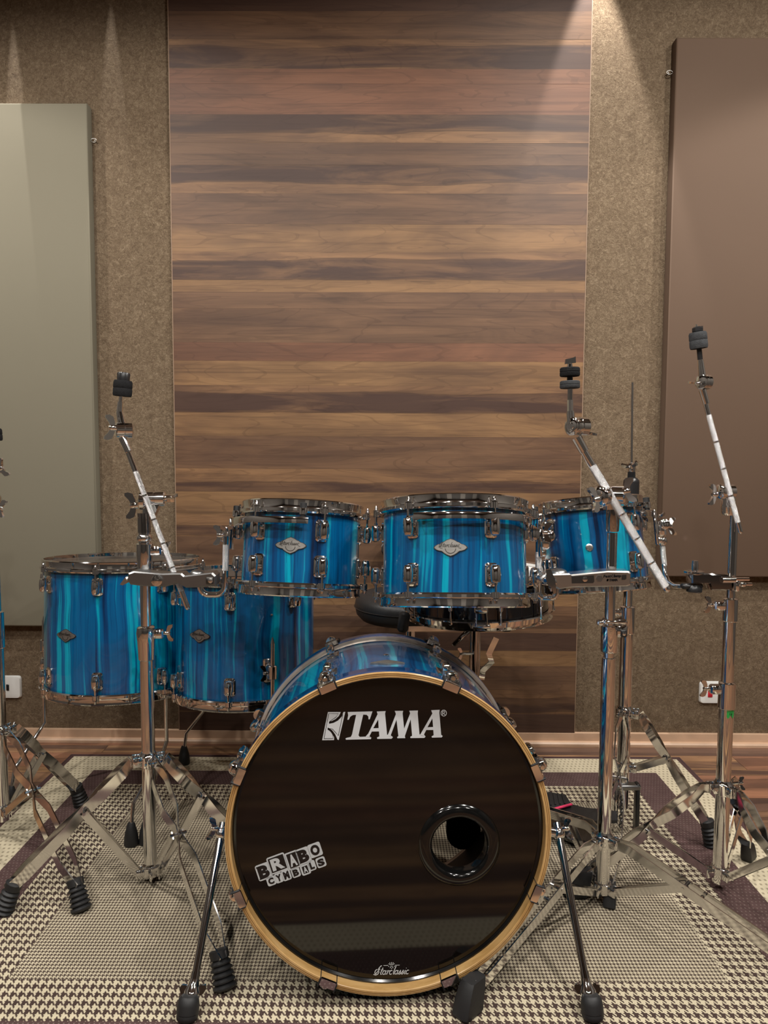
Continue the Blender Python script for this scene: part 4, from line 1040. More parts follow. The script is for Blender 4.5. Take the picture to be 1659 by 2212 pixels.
def boom(root, p0, p1, r, kn0, kn1, name='boom_arm'):
    """plain rod with a knurled middle"""
    p0, p1 = Vector(p0), Vector(p1); d = p1 - p0
    a = free(MB().tube(p0, p1, r * .94, n=14), name, 'chrome', root)
    free(MB().tube(p0 + d * kn0, p0 + d * kn1, r, n=14), 'knurled_section', 'knurl', a)
    n = max(2, int((kn1 - kn0) * d.length / .055))
    for i in range(1, n):
        q = p0 + d * (kn0 + (kn1 - kn0) * i / n); u = d.normalized() * .0015; free(MB().tube(q - u, q + u, r * 1.04, n=14), 'rod_ring', 'chrome', a)
    free(MB().sphere(p1, r * .98, 10), 'rod_tip', 'chrome', a); return a
def L2(p, q, t): return (p[0] + (q[0] - p[0]) * t, p[1] + (q[1] - p[1]) * t)

# --- left stand
Yl = 1.68
pb = P(325, 1860, Yl); X, Y = pb.x, Yl; rt = .0152
r = thing('boom_cymbal_stand', 'chrome boom stand left of the bass drum, holding the left tom', 'cymbal stand', loc=(X, Y, 0))
zc = pz(325, 1640, Yl); feetL = [tuple(G(5, 1972).xy), tuple(G(487, 2138).xy), (0, 0)]
feetL[2] = tuple(G(560, 1880).xy)
tripod(r, (X, Y), zc, pz(325, 1880, Yl), feetL, ['ribbed'] * 3, rt, w_=.024, brace_t=.40)
pole_tube(r, X, Y, .045, pz(320, 1400, Yl), rt, 'base_tube', 'worn_chrome')
pole_tube(r, X, Y, pz(320, 1418, Yl), pz(320, 1215, Yl), .0118, 'middle_tube')
pole_tube(r, X, Y, pz(320, 1260, Yl), pz(320, 1120, Yl), .0135, 'upper_tube')
height_clamp(r, X, Y, pz(320, 1425, Yl), pz(320, 1352, Yl), rt + .001, .0200, 1, mat='chrome', bulb=True)
height_clamp(r, X, Y, pz(318, 1232, Yl), pz(318, 1172, Yl), .0135, .0185, 1)
free(MB().sphere((X, Y, pz(318, 1162, Yl)), .0175, 16, (1, 1, .75)), 'swivel_ball', 'chrome', r)
free(MB().lathe((X, Y, pz(318, 1150, Yl)), (0, 0, 1), [(0, .0145), (pz(318, 1108, Yl) - pz(318, 1150, Yl), .0145)], 20), 'post_sleeve', 'chrome_dark', r)
tl = MB(); cyl_axis(tl, P(334, 1077, Yl), (1, .15, 0), .047, .0170); tl.lathe(P(309, 1082, Yl) - Vector((.010, 0, 0)), (1, 0.1, 0), [(0, .010), (.004, .021), (.014, .021), (.018, .016)], 22)
tl.prism([(-.012, -.038), (.014, -.038), (.026, -.012), (.026, .0), (-.012, .0)], lambda x, y, d: P(322, 1077, Yl) + Vector((x, d - .010, y)), .020)
to = free(tl, 'boom_tilter', 'chrome', r)
wing_on(to, (298, 1091), Yl - .005, (-1, -.2, -.05), (0.1, 0, 1), .028); wing_on(to, (356, 1076), Yl, (1, .1, .05), (0, 1, .2), .026)
A, B = (271, 962), (405, 1312)
boom(r, P(*A, Yl - .016), P(*B, Yl - .030), .0064, .16, .90)
free(MB().tube(P(264, 945, Yl - .02), P(278, 976, Yl - .022), .0088, .0080, 14), 'boom_socket', 'chrome', r)
ct = MB(); cyl_axis(ct, P(268, 929, Yl - .02), (1, .5, .0), .036, .0170); ct.tube(P(263, 915, Yl - .02), P(258, 890, Yl - .02), .0090, .0072, 14)
c_o = free(ct, 'cymbal_tilter', 'chrome', r); wing_on(c_o, (252, 925), Yl - .035, (-1, -.5, 0.1), (-.1, 0, 1), .026)
stm = free(MB().tube(P(258, 893, Yl - .02), P(260, 868, Yl - .02), .0072, .0060, 12).tube(P(260, 870, Yl - .02), P(265, 815, Yl - .02), .0042, n=12), 'cymbal_rod', 'chrome', r)
def felt(px, y0, y1, rr, Yp, name='felt_washer', mat='felt', tilt_px=0, root=None):
    a, b = P(px[0], y1, Yp), P(px[1], y0, Yp); l = (b - a).length
    return free(MB().lathe(a, b - a, [(0, rr * .93), (l * .12, rr), (l * .45, rr), (l * .5, rr * .95), (l * .55, rr), (l * .88, rr * .99), (l, rr * .9)], 22), name, mat, root)
felt((264, 266), 822, 856, .0205, Yl - .02, 'felt_sleeve', 'felt', root=r)
kn = MB()
a, b = P(266.5, 822, Yl - .02), P(267.5, 805, Yl - .02)
x_, y_, z_ = frame(b - a); nk = 36
kn.rings([[q + x_ * (rr * (1 + .07 * (k % 3 == 0)) * cos(2 * pi * k / nk)) + y_ * (rr * (1 + .07 * (k % 3 == 0)) * sin(2 * pi * k / nk)) for k in range(nk)] for q, rr in ((a, .0125), (a + (b - a) * .85, .0133), (b, .0115))])
free(kn, 'knob', 'plastic', r)

# --- far-left stand (mostly outside the frame)
Yq = 1.86
pb = P(6, 1740, Yq); X, Y = pb.x, Yq
r = thing('boom_cymbal_stand', 'chrome cymbal stand cut by the left edge of the photo', 'cymbal stand', loc=(X, Y, 0))
tripod(r, (X, Y), pz(8, 1580, Yq), .085, [tuple(G(177, 1968).xy), tuple(G(178, 1740).xy), (X - .32, Y + .02)], ['ribbed'] * 3, .015, w_=.024, brace_t=.40)
pole_tube(r, X, Y, .055, pz(0, 1400, Yq), .0150, 'base_tube', 'worn_chrome')
pole_tube(r, X, Y, pz(0, 1420, Yq), pz(0, 1110, Yq), .0118, 'upper_tube')
height_clamp(r, X, Y, pz(0, 1400, Yq), pz(0, 1320, Yq), .016, .0178, -1)
tl = MB(); cyl_axis(tl, (X, Y, pz(0, 1085, Yq)), (1, .2, 0), .04, .018); to = free(tl, 'boom_tilter', 'chrome', r)
free(MB().wing(P(-3, 1095, Yq - .02), (1, -.3, -.3), (.2, 0, 1), .021), 'wing_nut', 'chrome', to)
boom(r, P(-70, 1215, Yq - .02), P(-6, 1015, Yq - .02), .0062, .1, .9)
ct = MB(); cyl_axis(ct, P(-9, 1008, Yq - .02), (1, .4, 0), .034, .017); co = free(ct, 'cymbal_tilter', 'chrome', r)
free(MB().wing(P(-2, 1015, Yq - .03), (1, -.2, .5), (-.3, 0, 1), .022), 'wing_nut', 'chrome', co)
free(MB().tube(P(-12, 1000, Yq - .02), P(-16, 925, Yq - .02), .005, n=12), 'cymbal_rod', 'chrome', r)
felt((-14, -16), 926, 952, .0210, Yq - .02, 'felt_sleeve', 'felt', root=r)

# --- right stand
Yr = 1.60
pb = P(1303, 1850, Yr); X, Y = pb.x, Yr; rt = .0150
r = thing('boom_cymbal_stand', 'chrome boom stand right of the bass drum with two felt washers on top', 'cymbal stand', loc=(X, Y, 0))
fr = G(1010, 2190); f2_ = G(1800, 2180)
tripod(r, (X, Y), pz(1303, 1812, Yr), pz(1303, 1916, Yr) , [tuple(fr.xy), tuple(f2_.xy), (X - .10, Y + .40)], ['wide', 'wide', 'block'], rt, w_=.020, wave=False, brace_t=.31, shoulder=.05, spread=.012)
pole_tube(r, X, Y, pz(1303, 1925, Yr), pz(1312, 1420, Yr), rt, 'base_tube', 'chrome')
pole_tube(r, X, Y, pz(1312, 1440, Yr), pz(1318, 1150, Yr), .0112, 'middle_tube')
hc = MB().lathe((X, Y, pz(1315, 1408, Yr)), (0, 0, 1), [(0, .0165), (.003, .0182), (.058, .0182), (.060, .0150)], 22)
hc.box((X + .020, Y, pz(1315, 1362, Yr)), (.034, .020, .026), None, .003); hc.box((X - .018, Y, pz(1315, 1345, Yr)), (.020, .014, .012), None, .003)
hc.box((X + .010, Y, pz(1315, 1342, Yr)), (.052, .024, .010), None, .003)
h_ = free(hc, 'height_clamp', 'chrome', r)
free(MB().box((X + .028, Y - .011, pz(1315, 1366, Yr)), (.013, .003, .016), None, .001), 'memory_lock_window', 'plastic', h_)
free(MB().lathe((X + .028, Y - .0125, pz(1315, 1366, Yr)), (0, -1, 0), [(0, .004), (.002, .004), (.003, .002)], 8), 'clamp_bolt', 'chrome', h_)
free(MB().lathe((X, Y, pz(1318, 1148, Yr)), (0, 0, 1), [(0, .0130), (.003, .0140), (.050, .0150), (.052, .012)], 20), 'post_sleeve', 'chrome_dark', r)
tl = MB(); cyl_axis(tl, P(1322, 1070, Yr), (1, -.55, 0), .062, .0215); tl.lathe(P(1303, 1072, Yr - .01), (-.8, -.6, 0), [(0, .023), (.012, .023), (.016, .018), (.017, .008)], 24)
tl.tube(P(1318, 1100, Yr), P(1318, 1080, Yr), .016, .018, 16)
to = free(tl, 'boom_tilter', 'chrome', r)
wing_on(to, (1345, 1062), Yr - .03, (1, -.3, .2), (0, .4, 1), .026); wing_on(to, (1293, 1078), Yr - .03, (-1, -.7, -.1), (-.5, 0, 1), .026)
boom(r, P(1253, 962, Yr - .012), P(1440, 1272, Yr - .030), .0088, .14, .985)
ts = MB().tube(P(1245, 945, Yr - .03), P(1262, 975, Yr - .031), .0115, .0105, 14); free(ts, 'boom_socket', 'chrome', r)
ct = MB(); cyl_axis(ct, P(1248, 921, Yr - .028), (1, .55, 0), .044, .0195); ct.lathe(P(1238, 921, Yr - .038), (-.75, -.66, 0), [(-.004, .019), (.004, .019), (.006, .015), (.005, .009), (.009, .006)], 24)
ct.tube(P(1233, 915, Yr - .03), P(1232, 888, Yr - .03), .0100, .0085, 14)
co = free(ct, 'cymbal_tilter', 'chrome', r); wing_on(co, (1264, 934), Yr - .02, (1, .4, -.25), (0, 1, 0), .018)
free(MB().tube(P(1232, 893, Yr - .03), P(1232, 864, Yr - .03), .0064, n=8).tube(P(1232, 866, Yr - .03), P(1232, 835, Yr - .03), .0058, n=6).tube(P(1232, 838, Yr - .03), P(1231, 785, Yr - .03), .0042, n=10), 'cymbal_rod', 'chrome', r)
felt((1231, 1231), 794, 813, .0208, Yr - .03, 'felt_washer', 'felt', root=r); felt((1231, 1231), 823, 839, .0208, Yr - .03, 'felt_washer', 'felt_grey', root=r)
free(MB().tube(P(1231, 813, Yr - .03), P(1231, 823, Yr - .03), .0062, n=12), 'plastic_sleeve', 'plastic', r)
free(MB().lathe(P(1231, 793, Yr - .03), (0, 0, 1), [(0, .006), (.006, .0055), (.007, .004)], 12).prism([(-.011, .002), (.012, .005), (.011, .018), (.004, .015), (-.010, .012)], lambda x, y, d: P(1231, 789, Yr - .03) + Vector((x, d - .003, y)), .006), 'wing_nut', 'chrome', r)

# --- far-right stand
Ye = 1.66
pb = P(1556, 1850, Ye); X, Y = pb.x, Ye; rt = .0160
r = thing('boom_cymbal_stand', 'rightmost chrome boom stand with a green taped number on its tube', 'cymbal stand', loc=(X, Y, 0))
tripod(r, (X, Y), pz(1558, 1700, Ye), pz(1556, 1882, Ye), [tuple(G(1243, 1935).xy), tuple(G(1617, 1856).xy), tuple(G(1775, 2085).xy)], ['wide', 'block', 'block'], rt, w_=.021, wave=True, brace_t=.46, shoulder=.035, spread=.013)
free(MB().tube((X + .02, Y, pz(1558, 1692, Ye)), (X + .045, Y, pz(1558, 1690, Ye)), .003, n=8).wing((X + .034, Y - .002, pz(1558, 1691, Ye)), (1, 0, 0), (0, .3, 1), .014), 'wing_nut', 'chrome', r)
pole_tube(r, X, Y, pz(1556, 1905, Ye), pz(1562, 1520, Ye), rt, 'base_tube', 'chrome')
pole_tube(r, X, Y, pz(1562, 1530, Ye), pz(1570, 1335, Ye), .0135, 'middle_tube')
pole_tube(r, X, Y, pz(1570, 1345, Ye), pz(1575, 1112, Ye), .0098, 'upper_tube')
height_clamp(r, X, Y, pz(1560, 1530, Ye), pz(1560, 1472, Ye), rt + .001, .0185, -1)
height_clamp(r, X, Y, pz(1568, 1342, Ye), pz(1568, 1291, Ye), .0145, .0165, -1)
tp = P(1563, 1533, Ye - rt); tpm = MB(); rows = []
for i in range(9):
    a = radians(-20 + 70 * i / 8); rr = rt + .0006; zt = pz(1562, 1531, Ye); zb_ = zt - .014 - .004 * sin(i * 1.3)
    rows.append([(X + rr * sin(a), Y - rr * cos(a), zt), (X + rr * sin(a), Y - rr * cos(a), zb_)])
tpm.add([q for rw in rows for q in rw], [(2 * i, 2 * i + 2, 2 * i + 3, 2 * i + 1) for i in range(8)])
tpo = free(tpm, 'tape_label', 'green_tape', r)
tx = MB(); fnt = lambda x, y, d: Vector((X + (rt + .0012) * sin(radians(12) + x / rt), Y - (rt + .0012) * cos(radians(12) + x / rt), pz(1562, 1538, Ye) + y))
stroke([(-.002, .0045), (-.003, -.0005), (.003, .0000)], .0011, fnt, tx); stroke([(.0016, .0040), (.0010, -.0045)], .0011, fnt, tx)
free(tx, 'handwritten_number', 'black_print', tpo)
tl = MB(); cyl_axis(tl, P(1567, 1062, Ye), (1, .35, 0), .040, .0165); tl.box(P(1573, 1092, Ye), (.030, .022, .044), None, .005)
to = free(tl, 'boom_tilter', 'chrome', r); wing_on(to, (1549, 1068), Ye - .01, (-1, -.3, 0), (.15, 0, 1), .022)
boom(r, P(1523, 868, Ye - .02), P(1599, 1148, Ye - .034), .0060, .10, .93)
free(MB().tube(P(1517, 842, Ye - .02), P(1526, 872, Ye - .02), .0082, .0074, 14), 'boom_socket', 'chrome', r)
ct = MB(); cyl_axis(ct, P(1521, 825, Ye - .02), (1, .6, 0), .022, .0165); ct.tube(P(1517, 812, Ye - .02), P(1513, 778, Ye - .02), .0082, .0062, 14)
co = free(ct, 'cymbal_tilter', 'chrome', r); wing_on(co, (1510, 828), Ye - .03, (-1, -.4, -.1), (0, 1, .3), .016)
free(MB().tube(P(1513, 780, Ye - .02), P(1508, 712, Ye - .02), .0042, n=10), 'cymbal_rod', 'chrome', r)
free(MB().lathe(P(1512.5, 777, Ye - .02), P(1510, 752, Ye) - P(1512.5, 777, Ye), [(0, .0055), (.026, .0055)], 12), 'plastic_sleeve', 'plastic', r)
felt((1510, 1507), 718, 753, .0190, Ye - .02, 'felt_sleeve', 'felt_grey', root=r)
free(MB().lathe(P(1507, 718, Ye - .02), (-.08, 0, 1), [(0, .010), (.002, .0120), (.009, .0120), (.012, .008)], 8), 'knob', 'plastic', r)
free(MB().tube(P(1505, 708, Ye - .02), P(1504, 701, Ye - .02), .0024, n=8).prism([(0, 0), (.012, -.002), (.013, .005), (.003, .004)], lambda x, y, d: P(1505, 709, Ye - .02) + Vector((x, d - .002, y)), .004), 'rod_tip', 'chrome', r)

# --- hi-hat stand
Yh = 1.94
pb = P(1346, 1640, Yh); X, Y = pb.x, Yh
r = thing('hi_hat_stand', 'chrome hi-hat stand with thin bare rod, behind the smallest tom', 'hi-hat stand', loc=(X, Y, 0))
tripod(r, (X, Y), pz(1346, 1538, Yh), pz(1346, 1655, Yh), [tuple(G(1317, 1955).xy), tuple(G(1541, 1828).xy), (X * 1.13, Y * 1.13)], ['block', 'ribbed', 'block'], .0168, w_=.020, brace_t=.40)
pole_tube(r, X, Y, .06, pz(1350, 1345, Yh), .0165, 'base_tube')
pole_tube(r, X, Y, pz(1350, 1370, Yh), pz(1358, 1052, Yh), .0125, 'upper_tube')
height_clamp(r, X, Y, pz(1350, 1368, Yh), pz(1350, 1308, Yh), .0175, .0200, -1)
free(MB().lathe((X, Y, pz(1357, 1078, Yh)), (0, 0, 1), [(0, .0205), (.044, .0205), (.050, .0195), (.056, .013)], 20), 'cymbal_seat', 'plastic', r)
free(MB().lathe((X, Y, pz(1357, 1034, Yh)), (0, 0, 1), [(0, .0100), (.018, .0095)], 18), 'seat_felt', 'felt', r)
cl = free(MB().lathe((X, Y, pz(1357, 1021, Yh)), (0, 0, 1), [(0, .0085), (.008, .0100), (.025, .0095), (.027, .006)], 16), 'clutch', 'chrome', r)
free(MB().wing((X - .004, Y - .010, pz(1357, 1010, Yh)), (-.5, -.5, .6), (-1, .4, 0), .020), 'wing_nut', 'chrome', cl)
free(MB().tube((X, Y, pz(1357, 1040, Yh)), P(1366, 826, Yh), .0032, n=10), 'pull_rod', 'worn_chrome', r)
# pedal
def slab(pts, z, th):
    poly = [tuple(G(px, py, z).xy) for px, py in pts]
    return MB().prism(poly, lambda x, y, d: (x, y, z - d), th)
fbo = free(slab([(1150, 1738), (1236, 1737), (1262, 1744), (1300, 1748), (1332, 1752), (1334, 1772), (1290, 1773), (1235, 1770), (1195, 1764), (1150, 1762)], .068, .008), 'footboard', 'plastic', r)
gp = free(slab([(1150, 1747), (1194, 1747), (1234, 1736), (1222, 1717), (1190, 1711), (1150, 1711)], .075, .006), 'grip_pad', 'rubber', fbo)
free(MB().strap([G(1192, 1749, .076), G(1235, 1737, .076)], (0, 1, 0), .007, .003), 'red_stripe', 'pink', fbo)
rb = MB()
for i in range(7): rb.strap([G(1160 + i * 10, 1743 - i * 1.2, .0765), G(1160 + i * 9, 1714, .0765)], (1, 0, 0), .004, .003)
rb.build('grip_ribs', 'rubber', fbo, local=False, kind='stuff')
free(slab([(1185, 1768), (1215, 1766), (1320, 1822), (1290, 1834), (1185, 1796)], .018, .008), 'base_plate', 'black_shell', r)
for dx in (-.022, .036):
    free(MB().box((X + dx, Y - .012, pz(1346, 1745, Yh)), (.010, .024, .150), None, .002), 'frame_post', 'plastic' if dx > 0 else 'chrome', r)
free(MB().box((X + .008, Y - .012, pz(1346, 1694, Yh)), (.070, .026, .014), None, .003), 'frame_bridge', 'cast', r)
ch = MB()
for i in range(7):
    z = pz(1346, 1712, Yh) - i * .0125; ch.ring((X - .012, Y - .034, z), (1, 0, 0) if i % 2 else (0, 1, 0), [(-.0016, .0035), (.0016, .0035), (.0016, .0065), (-.0016, .0065)], 10)
free(ch, 'pull_chain', 'plastic', r)

# ---------------------------------------------------------------- clamps that carry the toms
def poly_body(pts, org, sc_, Yc, th, mat, root, name='clamp_body', bev=.003):
    q = [(org[0] + x * sc_, org[1] + y * sc_) for x, y in pts]
    W = [P(a, b, Yc) for a, b in q]; cx = sum((v.x for v in W)) / len(W); cz = sum((v.z for v in W)) / len(W)
    poly = [(v.x, v.z) for v in W]
    def ins(k): return [(cx + (x - cx) * (1 - k / max(.02, abs(x - cx) + .001) * .9 if abs(x - cx) > k else 1), cz + (z - cz) * (1 - k / max(.008, abs(z - cz)) * .9)) for x, z in poly]
    a = ins(bev); mb = MB(); n = len(poly)
    loops = [[(x, Yc - th / 2, z) for x, z in a], [(x, Yc - th / 2 + bev, z) for x, z in poly], [(x, Yc + th / 2 - bev, z) for x, z in poly], [(x, Yc + th / 2, z) for x, z in a]]
    mb.rings(loops, cap=False)
    tri = tessellate_polygon([[Vector((x, z, 0)) for x, z in a]])
    for t in tri: mb.f.append(tuple(t)); mb.f.append(tuple(3 * n + i for i in reversed(t)))
    return free(mb, name, mat, root, angle=30)
# left clamp
Yk = 1.655
r = thing('tom_clamp', 'grey cast clamp on the left stand with a bent rod to the left tom', 'clamp', loc=P(400, 1255, Yk))
poly_body([(905, 1452), (940, 1440), (1130, 1455), (1270, 1452), (1290, 1470), (1480, 1448), (1502, 1468), (1502, 1535), (1400, 1548), (1300, 1552), (1245, 1522), (1160, 1545), (1000, 1540), (920, 1530), (900, 1500)], (0, 780), .3134, Yk - .005, .044, 'cast', r)
free(MB().lathe(P(339, 1254, Yk - .027), (0, -1, 0), [(0, .0125), (.003, .0125), (.004, .010), (.0035, .0065), (.0045, .004)], 18), 'clamp_bolt', 'chrome', r)
free(MB().box(P(453, 1254, Yk - .0285), (.016, .004, .015), None, .001), 'recess', 'pewter_dark', r)
free(MB().lathe(P(455, 1254, Yk - .030), (0, -1, 0), [(0, .0055), (.003, .0055), (.004, .003)], 12), 'clamp_bolt', 'satin', r)
free(MB().sphere(P(427, 1240, Yk), .018, 14, (1, 1, .6)), 'ball_joint', 'cast', r)
free(MB().tube(P(300, 1245, Yk), P(272, 1250, Yk - .01), .005, n=8).prism([(0, 0), (.010, .006), (.030, .0), (.042, -.016), (.036, -.018), (.020, -.010), (.004, -.010)], lambda x, y, d: P(300, 1247, Yk) + Vector((-x, d - .004, y)), .008), 'clamp_lever', 'satin', r)
def arcpts(c, a0, a1, rx, rz, Yp, n=6): return [P(c[0] + rx * cos(radians(a0 + (a1 - a0) * i / n)), c[1] + rz * sin(radians(a0 + (a1 - a0) * i / n)), Yp) for i in range(n + 1)]
rod = [P(488, 1158, Yk), P(487, 1235, Yk)] + arcpts((467, 1266), 0, 90, 19, 19, Yk) + arcpts((452, 1266), 90, 175, 20, 19, Yk) + [P(430, 1256, Yk)]
ro = free(MB().sweep(rod, .0068, 12), 'bent_rod', 'chrome', r)
free(MB().tube(P(488, 1176, Yk), P(487, 1232, Yk), .0074, n=12), 'knurled_section', 'knurl', ro)
# right clamp
Yk = 1.575
r = thing('tom_clamp', 'pale satin clamp with engraved lettering on the right stand, carrying the middle tom', 'clamp', loc=P(1260, 1258, Yk))
so, ss_ = (1150, 1220), 230 / 1659
poly_body([(95, 190), (150, 135), (280, 122), (540, 112), (560, 130), (1140, 75), (1460, 78), (1490, 105), (1485, 290), (1440, 312), (880, 325), (560, 330), (370, 358), (330, 335), (180, 275), (115, 240)], so, ss_, Yk, .042, 'satin', r)
def SF(x, y, d): q = P(so[0] + x * ss_, so[1] + y * ss_, Yk - .0215); return Vector((q.x, Yk - .0212 - d, q.z))
sl = free(MB().prism([(610, 180), (960, 165), (965, 262), (945, 285), (615, 290)], SF, .0006), 'slot', 'pewter_dark', r, smooth=False)
free(MB().lathe(SF(820, 225, 0), (0, -1, 0), [(0, .0055), (.0015, .0055), (.002, .003)], 12), 'clamp_bolt', 'chrome', r)
free(MB().lathe(SF(1045, 212, 0), (0, -1, 0), [(0, .0075), (.0012, .0075), (.0012, .0060)], 6), 'hex_nut', 'cast', r)
free(MB().prism([(1395, 160), (1465, 155), (1465, 215), (1440, 235), (1390, 235)], SF, .0006), 'slot', 'pewter_dark', r, smooth=False)
lt = MB(); NF = lambda x, y, d: SF(x, -y, .0008)
for ch_, cx_, w__, h__, dy in zip('FastClamp', (1124, 1156, 1188, 1214, 1246, 1278, 1300, 1332, 1368), (22, 26, 22, 16, 28, 8, 26, 38, 26), (40, 26, 26, 36, 40, 42, 26, 26, 36), (0, -6, -6, -2, 0, 1, -6, -6, -12)):
    put_glyph(lt, ch_, NF, cx_, -180 + dy + (cx_ - 1124) * .03, w__, h__, .03, .04, shear=.2)
for ch_, cx_, w__ in (('T', 1212, 28), ('A', 1243, 32), ('M', 1278, 36), ('A', 1314, 32)): put_glyph(lt, ch_, NF, cx_, -240 + (cx_ - 1200) * .03, w__, 34, .03, .05, shear=.25)
lt.prism([(1165, 222), (1190, 222), (1182, 256), (1155, 256)], lambda x, y, d: SF(x, y, .0008 + d * 0), .0002)
free(lt, 'engraved_lettering', 'black_print', r, smooth=False)
free(MB().sphere(P(1206, 1238, Yk), .020, 14, (1, 1, .55)), 'ball_joint', 'cast', r)
free(MB().tube(P(1163, 1248, Yk), P(1185, 1255, Yk - .026), .006, n=10).lathe(P(1192, 1257, Yk - .024), (0, -1, 0), [(0, .011), (.005, .010), (.007, .007)], 14).prism([(-.012, .026), (-.003, .028), (.006, .008), (.009, -.006), (.010, -.022), (.005, -.026), (.001, -.014), (-.008, -.006), (-.012, .006)], lambda x, y, d: P(1191, 1257, Yk - .030) + Vector((x, d - .004, y)), .006), 'clamp_lever', 'chrome', r)
Yk2 = 1.60
rod = [P(1163, 1165, Yk2), P(1163, 1262, Yk2)] + arcpts((1174, 1280), 180, 90, 12, 12, Yk2 - .01) + arcpts((1190, 1280), 90, 0, 12, 12, Yk2 - .02) + [P(1203, 1262, Yk2 - .02)]
ro = free(MB().sweep(rod, .0062, 12), 'bent_rod', 'chrome', r); free(MB().tube(P(1163, 1192, Yk2), P(1163, 1232, Yk2), .0068, n=12), 'knurled_section', 'knurl', ro)
# far-right clamp
Yk = 1.655; so, ss_ = (1380, 1140), 279 / 1659
r = thing('tom_clamp', 'dark chrome clamp on the rightmost stand, its rod reaching left to the smallest tom', 'clamp', loc=P(1530, 1255, Yk))
poly_body([(640, 575), (850, 572), (1110, 592), (1160, 640), (1160, 790), (900, 785), (870, 705), (640, 700)], so, ss_, Yk, .036, 'chrome_dark', r)
free(MB().lathe(P(1499, 1240, Yk), (0, 0, 1), [(0, .018), (.003, .0225), (.007, .0225), (.010, .014)], 20), 'clamp_cap', 'chrome', r)
bo = P(1501, 1232, Yk); free(MB().lathe(bo - Vector((0, 0, .004)), (0, 0, 1), [(0, .0075), (.018, .0075), (.026, .0065), (.027, .003)], 14), 'clamp_bolt', 'chrome', r)
free(MB().lathe(P(1500, 1262, Yk) , (0, 0, -1), [(0, .012), (.008, .018), (.016, .018), (.018, .014)], 8).box(P(1494, 1266, Yk), (.048, .018, .012), None, .004), 'wing_nut', 'plastic', r)
free(MB().tube(P(1560, 1253, Yk - .022), P(1588, 1253, Yk - .022), .0065, n=10).tube(P(1588, 1251, Yk - .022), P(1618, 1251, Yk - .022), .0040, n=8).tube(P(1596, 1262, Yk - .022), P(1624, 1262, Yk - .022), .0036, n=8).box(P(1604, 1262, Yk - .022), (.013, .012, .010), None, .002), 'clamp_screws', 'chrome', r)
free(MB().box(P(1583, 1262, Yk), (.013, .046, .026), None, .003), 'rear_jaw', 'chrome', r)
rod = [P(1431, 1178, Yk + .09), P(1434, 1215, Yk + .085), P(1437, 1242, Yk + .07), P(1444, 1258, Yk + .05), P(1456, 1266, Yk + .03), P(1472, 1267, Yk + .012), P(1492, 1264, Yk)]
ro = free(MB().sweep(rod, .0058, 12), 'bent_rod', 'chrome', r); free(MB().tube(P(1431, 1180, Yk + .09), P(1435, 1222, Yk + .083), .0066, n=12), 'knurled_section', 'knurl', ro)
free(MB().sphere(P(1430, 1168, Yk + .09), .013, 12), 'rod_stop', 'chrome', r)

# ---------------------------------------------------------------- snare drum and its stand
Ys = 2.0; Rs = .188
cxs = P(1033, 1340, Ys).x; zb = pz(1030, 1362, Ys - Rs)
Mx = Matrix.Translation((cxs, Ys, zb)) @ Matrix.Rotation(-.01, 4, 'X') @ Matrix.Rotation(-.03, 4, 'Y')
r = thing('snare_drum', 'black snare drum with chrome hoops, low behind the middle tom', 'drum', mat=Mx); HS = .125
add_obj('shell', shell_mesh(Rs, .01, HS - .01), r, ['black_shell', 'shell_inner'])
def flanged(zb_, s, nm):
    prof = [(0, Rs + .002), (0, Rs + .013), (.003, Rs + .014), (.004, Rs + .006), (.018, Rs + .004), (.022, Rs + .011), (.024, Rs + .010), (.020, Rs + .002)]
    return MB().ring((0, 0, zb_), (0, 0, s), prof, 72).build(nm, 'chrome', r)
flanged(.022, -1, 'bottom_hoop'); flanged(HS - .022, 1, 'top_hoop')
MB().add([(Rs * cos(2 * pi * k / 48), Rs * sin(2 * pi * k / 48), HS - .01) for k in range(48)], [tuple(range(48))]).build('batter_head', 'white_plastic', r, smooth=False)
for k in range(10):
    a = radians(9 + 36 * k); mb = MB(); c = cyl(Rs, a, .0, HS / 2); rad = Vector((sin(a), -cos(a), 0))
    mb.tube(c - rad * .001, c + rad * .012, .006, n=10); mb.lathe(cyl(Rs, a, .013, HS / 2 - .017), (0, 0, 1), [(0, .0035), (.003, .006), (.031, .006), (.034, .0035)], 12)
    lo = mb.build('lug', 'chrome', r)
    MB().tube(cyl(Rs, a, .013, .018), cyl(Rs, a, .013, HS - .018), .0024, n=8).lathe(cyl(Rs, a, .013, .012), (0, 0, 1), [(0, .003), (.002, .005), (.007, .005)], 8).build('tension_rod', 'chrome', lo)
a = radians(-5); Rm = Matrix([[cos(a), sin(a), 0], [sin(a), -cos(a), 0], [0, 0, 1]])
so_ = MB().box(cyl(Rs, a, .008, .052), (.034, .016, .016), Rm, .003).box(cyl(Rs, a, .012, .066), (.010, .012, .020), Rm, .002)
for s in (-1, 1): so_.tube(cyl(Rs, a + s * .06, .012, .05), cyl(Rs, a + s * .07, .012, .012), .003, n=8)
so_.box(cyl(Rs, a, .010, .010), (.044, .004, .010), Rm, .001); so_.build('snare_butt', 'chrome', r)
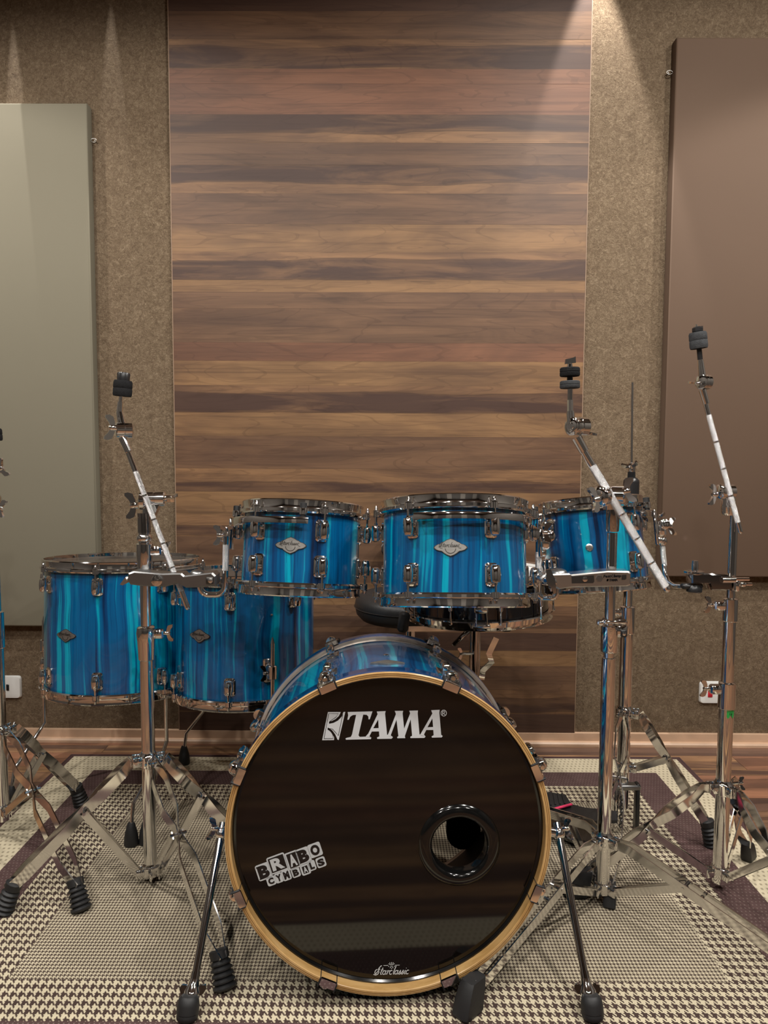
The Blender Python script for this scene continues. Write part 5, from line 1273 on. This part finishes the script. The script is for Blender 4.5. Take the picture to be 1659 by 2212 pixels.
# snare stand
X, Y = P(1026, 1450, Ys).x, Ys + .01
r = thing('snare_stand', 'chrome snare stand with folding basket arms, behind the bass drum', 'snare stand', loc=(X, Y, 0))
zc = zb - .035
pole_tube(r, X, Y, .05, zc, .0125, 'base_tube'); pole_tube(r, X, Y, zc - .20, zc + .004, .0155, 'upper_tube', 'chrome_dark')
tripod(r, (X, Y), .20, .07, [(X - .19, Y - .12), (X + .10, Y - .16), (X, Y + .23)], ['block'] * 3, .0130, w_=.016, wave=False)
ar = MB()
tips = [P(872, 1347, Ys - .09), P(1093, 1345, Ys - .13), Vector((X + .06, Y + .19, zb + .01))]
for tp in tips:
    b0 = Vector((X, Y, zc)); hub = b0 + (tp - b0) * .18; hub.z = zc - .002
    lo = tp - Vector((0, 0, .014)); o_ = free(MB().strap([b0, hub, lo], (0, 0, 1), .014, .004), 'basket_arm', 'chrome', r)
    dv = (tp - b0); dv.z = 0; dv.normalize(); sd = Vector((-dv.y, dv.x, 0))
    free(MB().box(tp + Vector((0, 0, .004)), (.026, .026, .052), Matrix([[sd.x, dv.x, 0], [sd.y, dv.y, 0], [0, 0, 1]]) @ Matrix.Rotation(.15, 3, 'X'), .006), 'rubber_grip', 'rubber', o_)
free(MB().box((X, Y, zc), (.05, .03, .024), None, .004).box((X - .04, Y - .01, zc - .03), (.012, .012, .06), Matrix.Rotation(.8, 3, 'Y'), .002), 'basket_hub', 'chrome_dark', r)
lv = [P(1072, 1378, Ys - .03), P(1056, 1412, Ys - .03), P(1062, 1430, Ys - .03), P(1043, 1448, Ys - .02), P(1040, 1468, Ys - .02)]
free(MB().strap(lv, (1, 0, .3), .016, .004), 'tilt_lever', 'chrome', r)
free(MB().tube(P(1000, 1412, Ys - .02), P(1022, 1412, Ys - .01), .004, n=8).wing(P(1000, 1412, Ys - .02), (-1, -.2, 0), (0, 0, 1), .016), 'wing_nut', 'chrome', r)

# ---------------------------------------------------------------- drum throne
Yt = 2.30; X = .085; ZO = .006
r = thing('drum_throne', 'black padded drum throne with backrest, half hidden behind the toms', 'stool', loc=(X, Yt, 0))
free(MB().lathe((X, Yt, .487 + ZO), (0, 0, 1), [(0, .13), (.004, .155), (.02, .170), (.045, .176), (.065, .172), (.080, .155), (.086, .12), (.087, .02)], 40), 'seat', 'leather', r)
free(MB().ring((X, Yt, .530 + ZO), (0, 0, 1), [(-.002, .175), (0, .178), (.002, .175)], 40), 'piping', 'plastic', r)
free(MB().lathe((X, Yt, .06), (0, 0, 1), [(0, .016), (.42, .016), (.425, .04), (.43, .04)], 18), 'post', 'chrome', r)
bk = MB(); rows = []
for i in range(15):
    t = -1 + 2 * i / 14; x = X + .012 + t * .105; y = Yt + .20 - .04 * t * t; hz = .075 * sqrt(max(0.02, 1 - abs(t) ** 4)); zc2 = pz(825, 1185, Yt + .15)
    rows.append([(x, y + .018 * cos(a_), zc2 + hz * sin(a_)) for a_ in [2 * pi * k / 12 for k in range(12)]])
bk.rings(rows); free(bk, 'backrest', 'leather', r)
free(MB().sweep([(X, Yt + .02, .492), (X, Yt + .17, .490), (X, Yt + .225, .50), (X, Yt + .222, .76)], .009, 10), 'backrest_bar', 'chrome_dark', r)
tripod(r, (X, Yt), .30, .10, [(X - .2, Yt - .10), (X + .2, Yt - .08), (X, Yt + .24)], ['block'] * 3, .0165, w_=.018, wave=False)
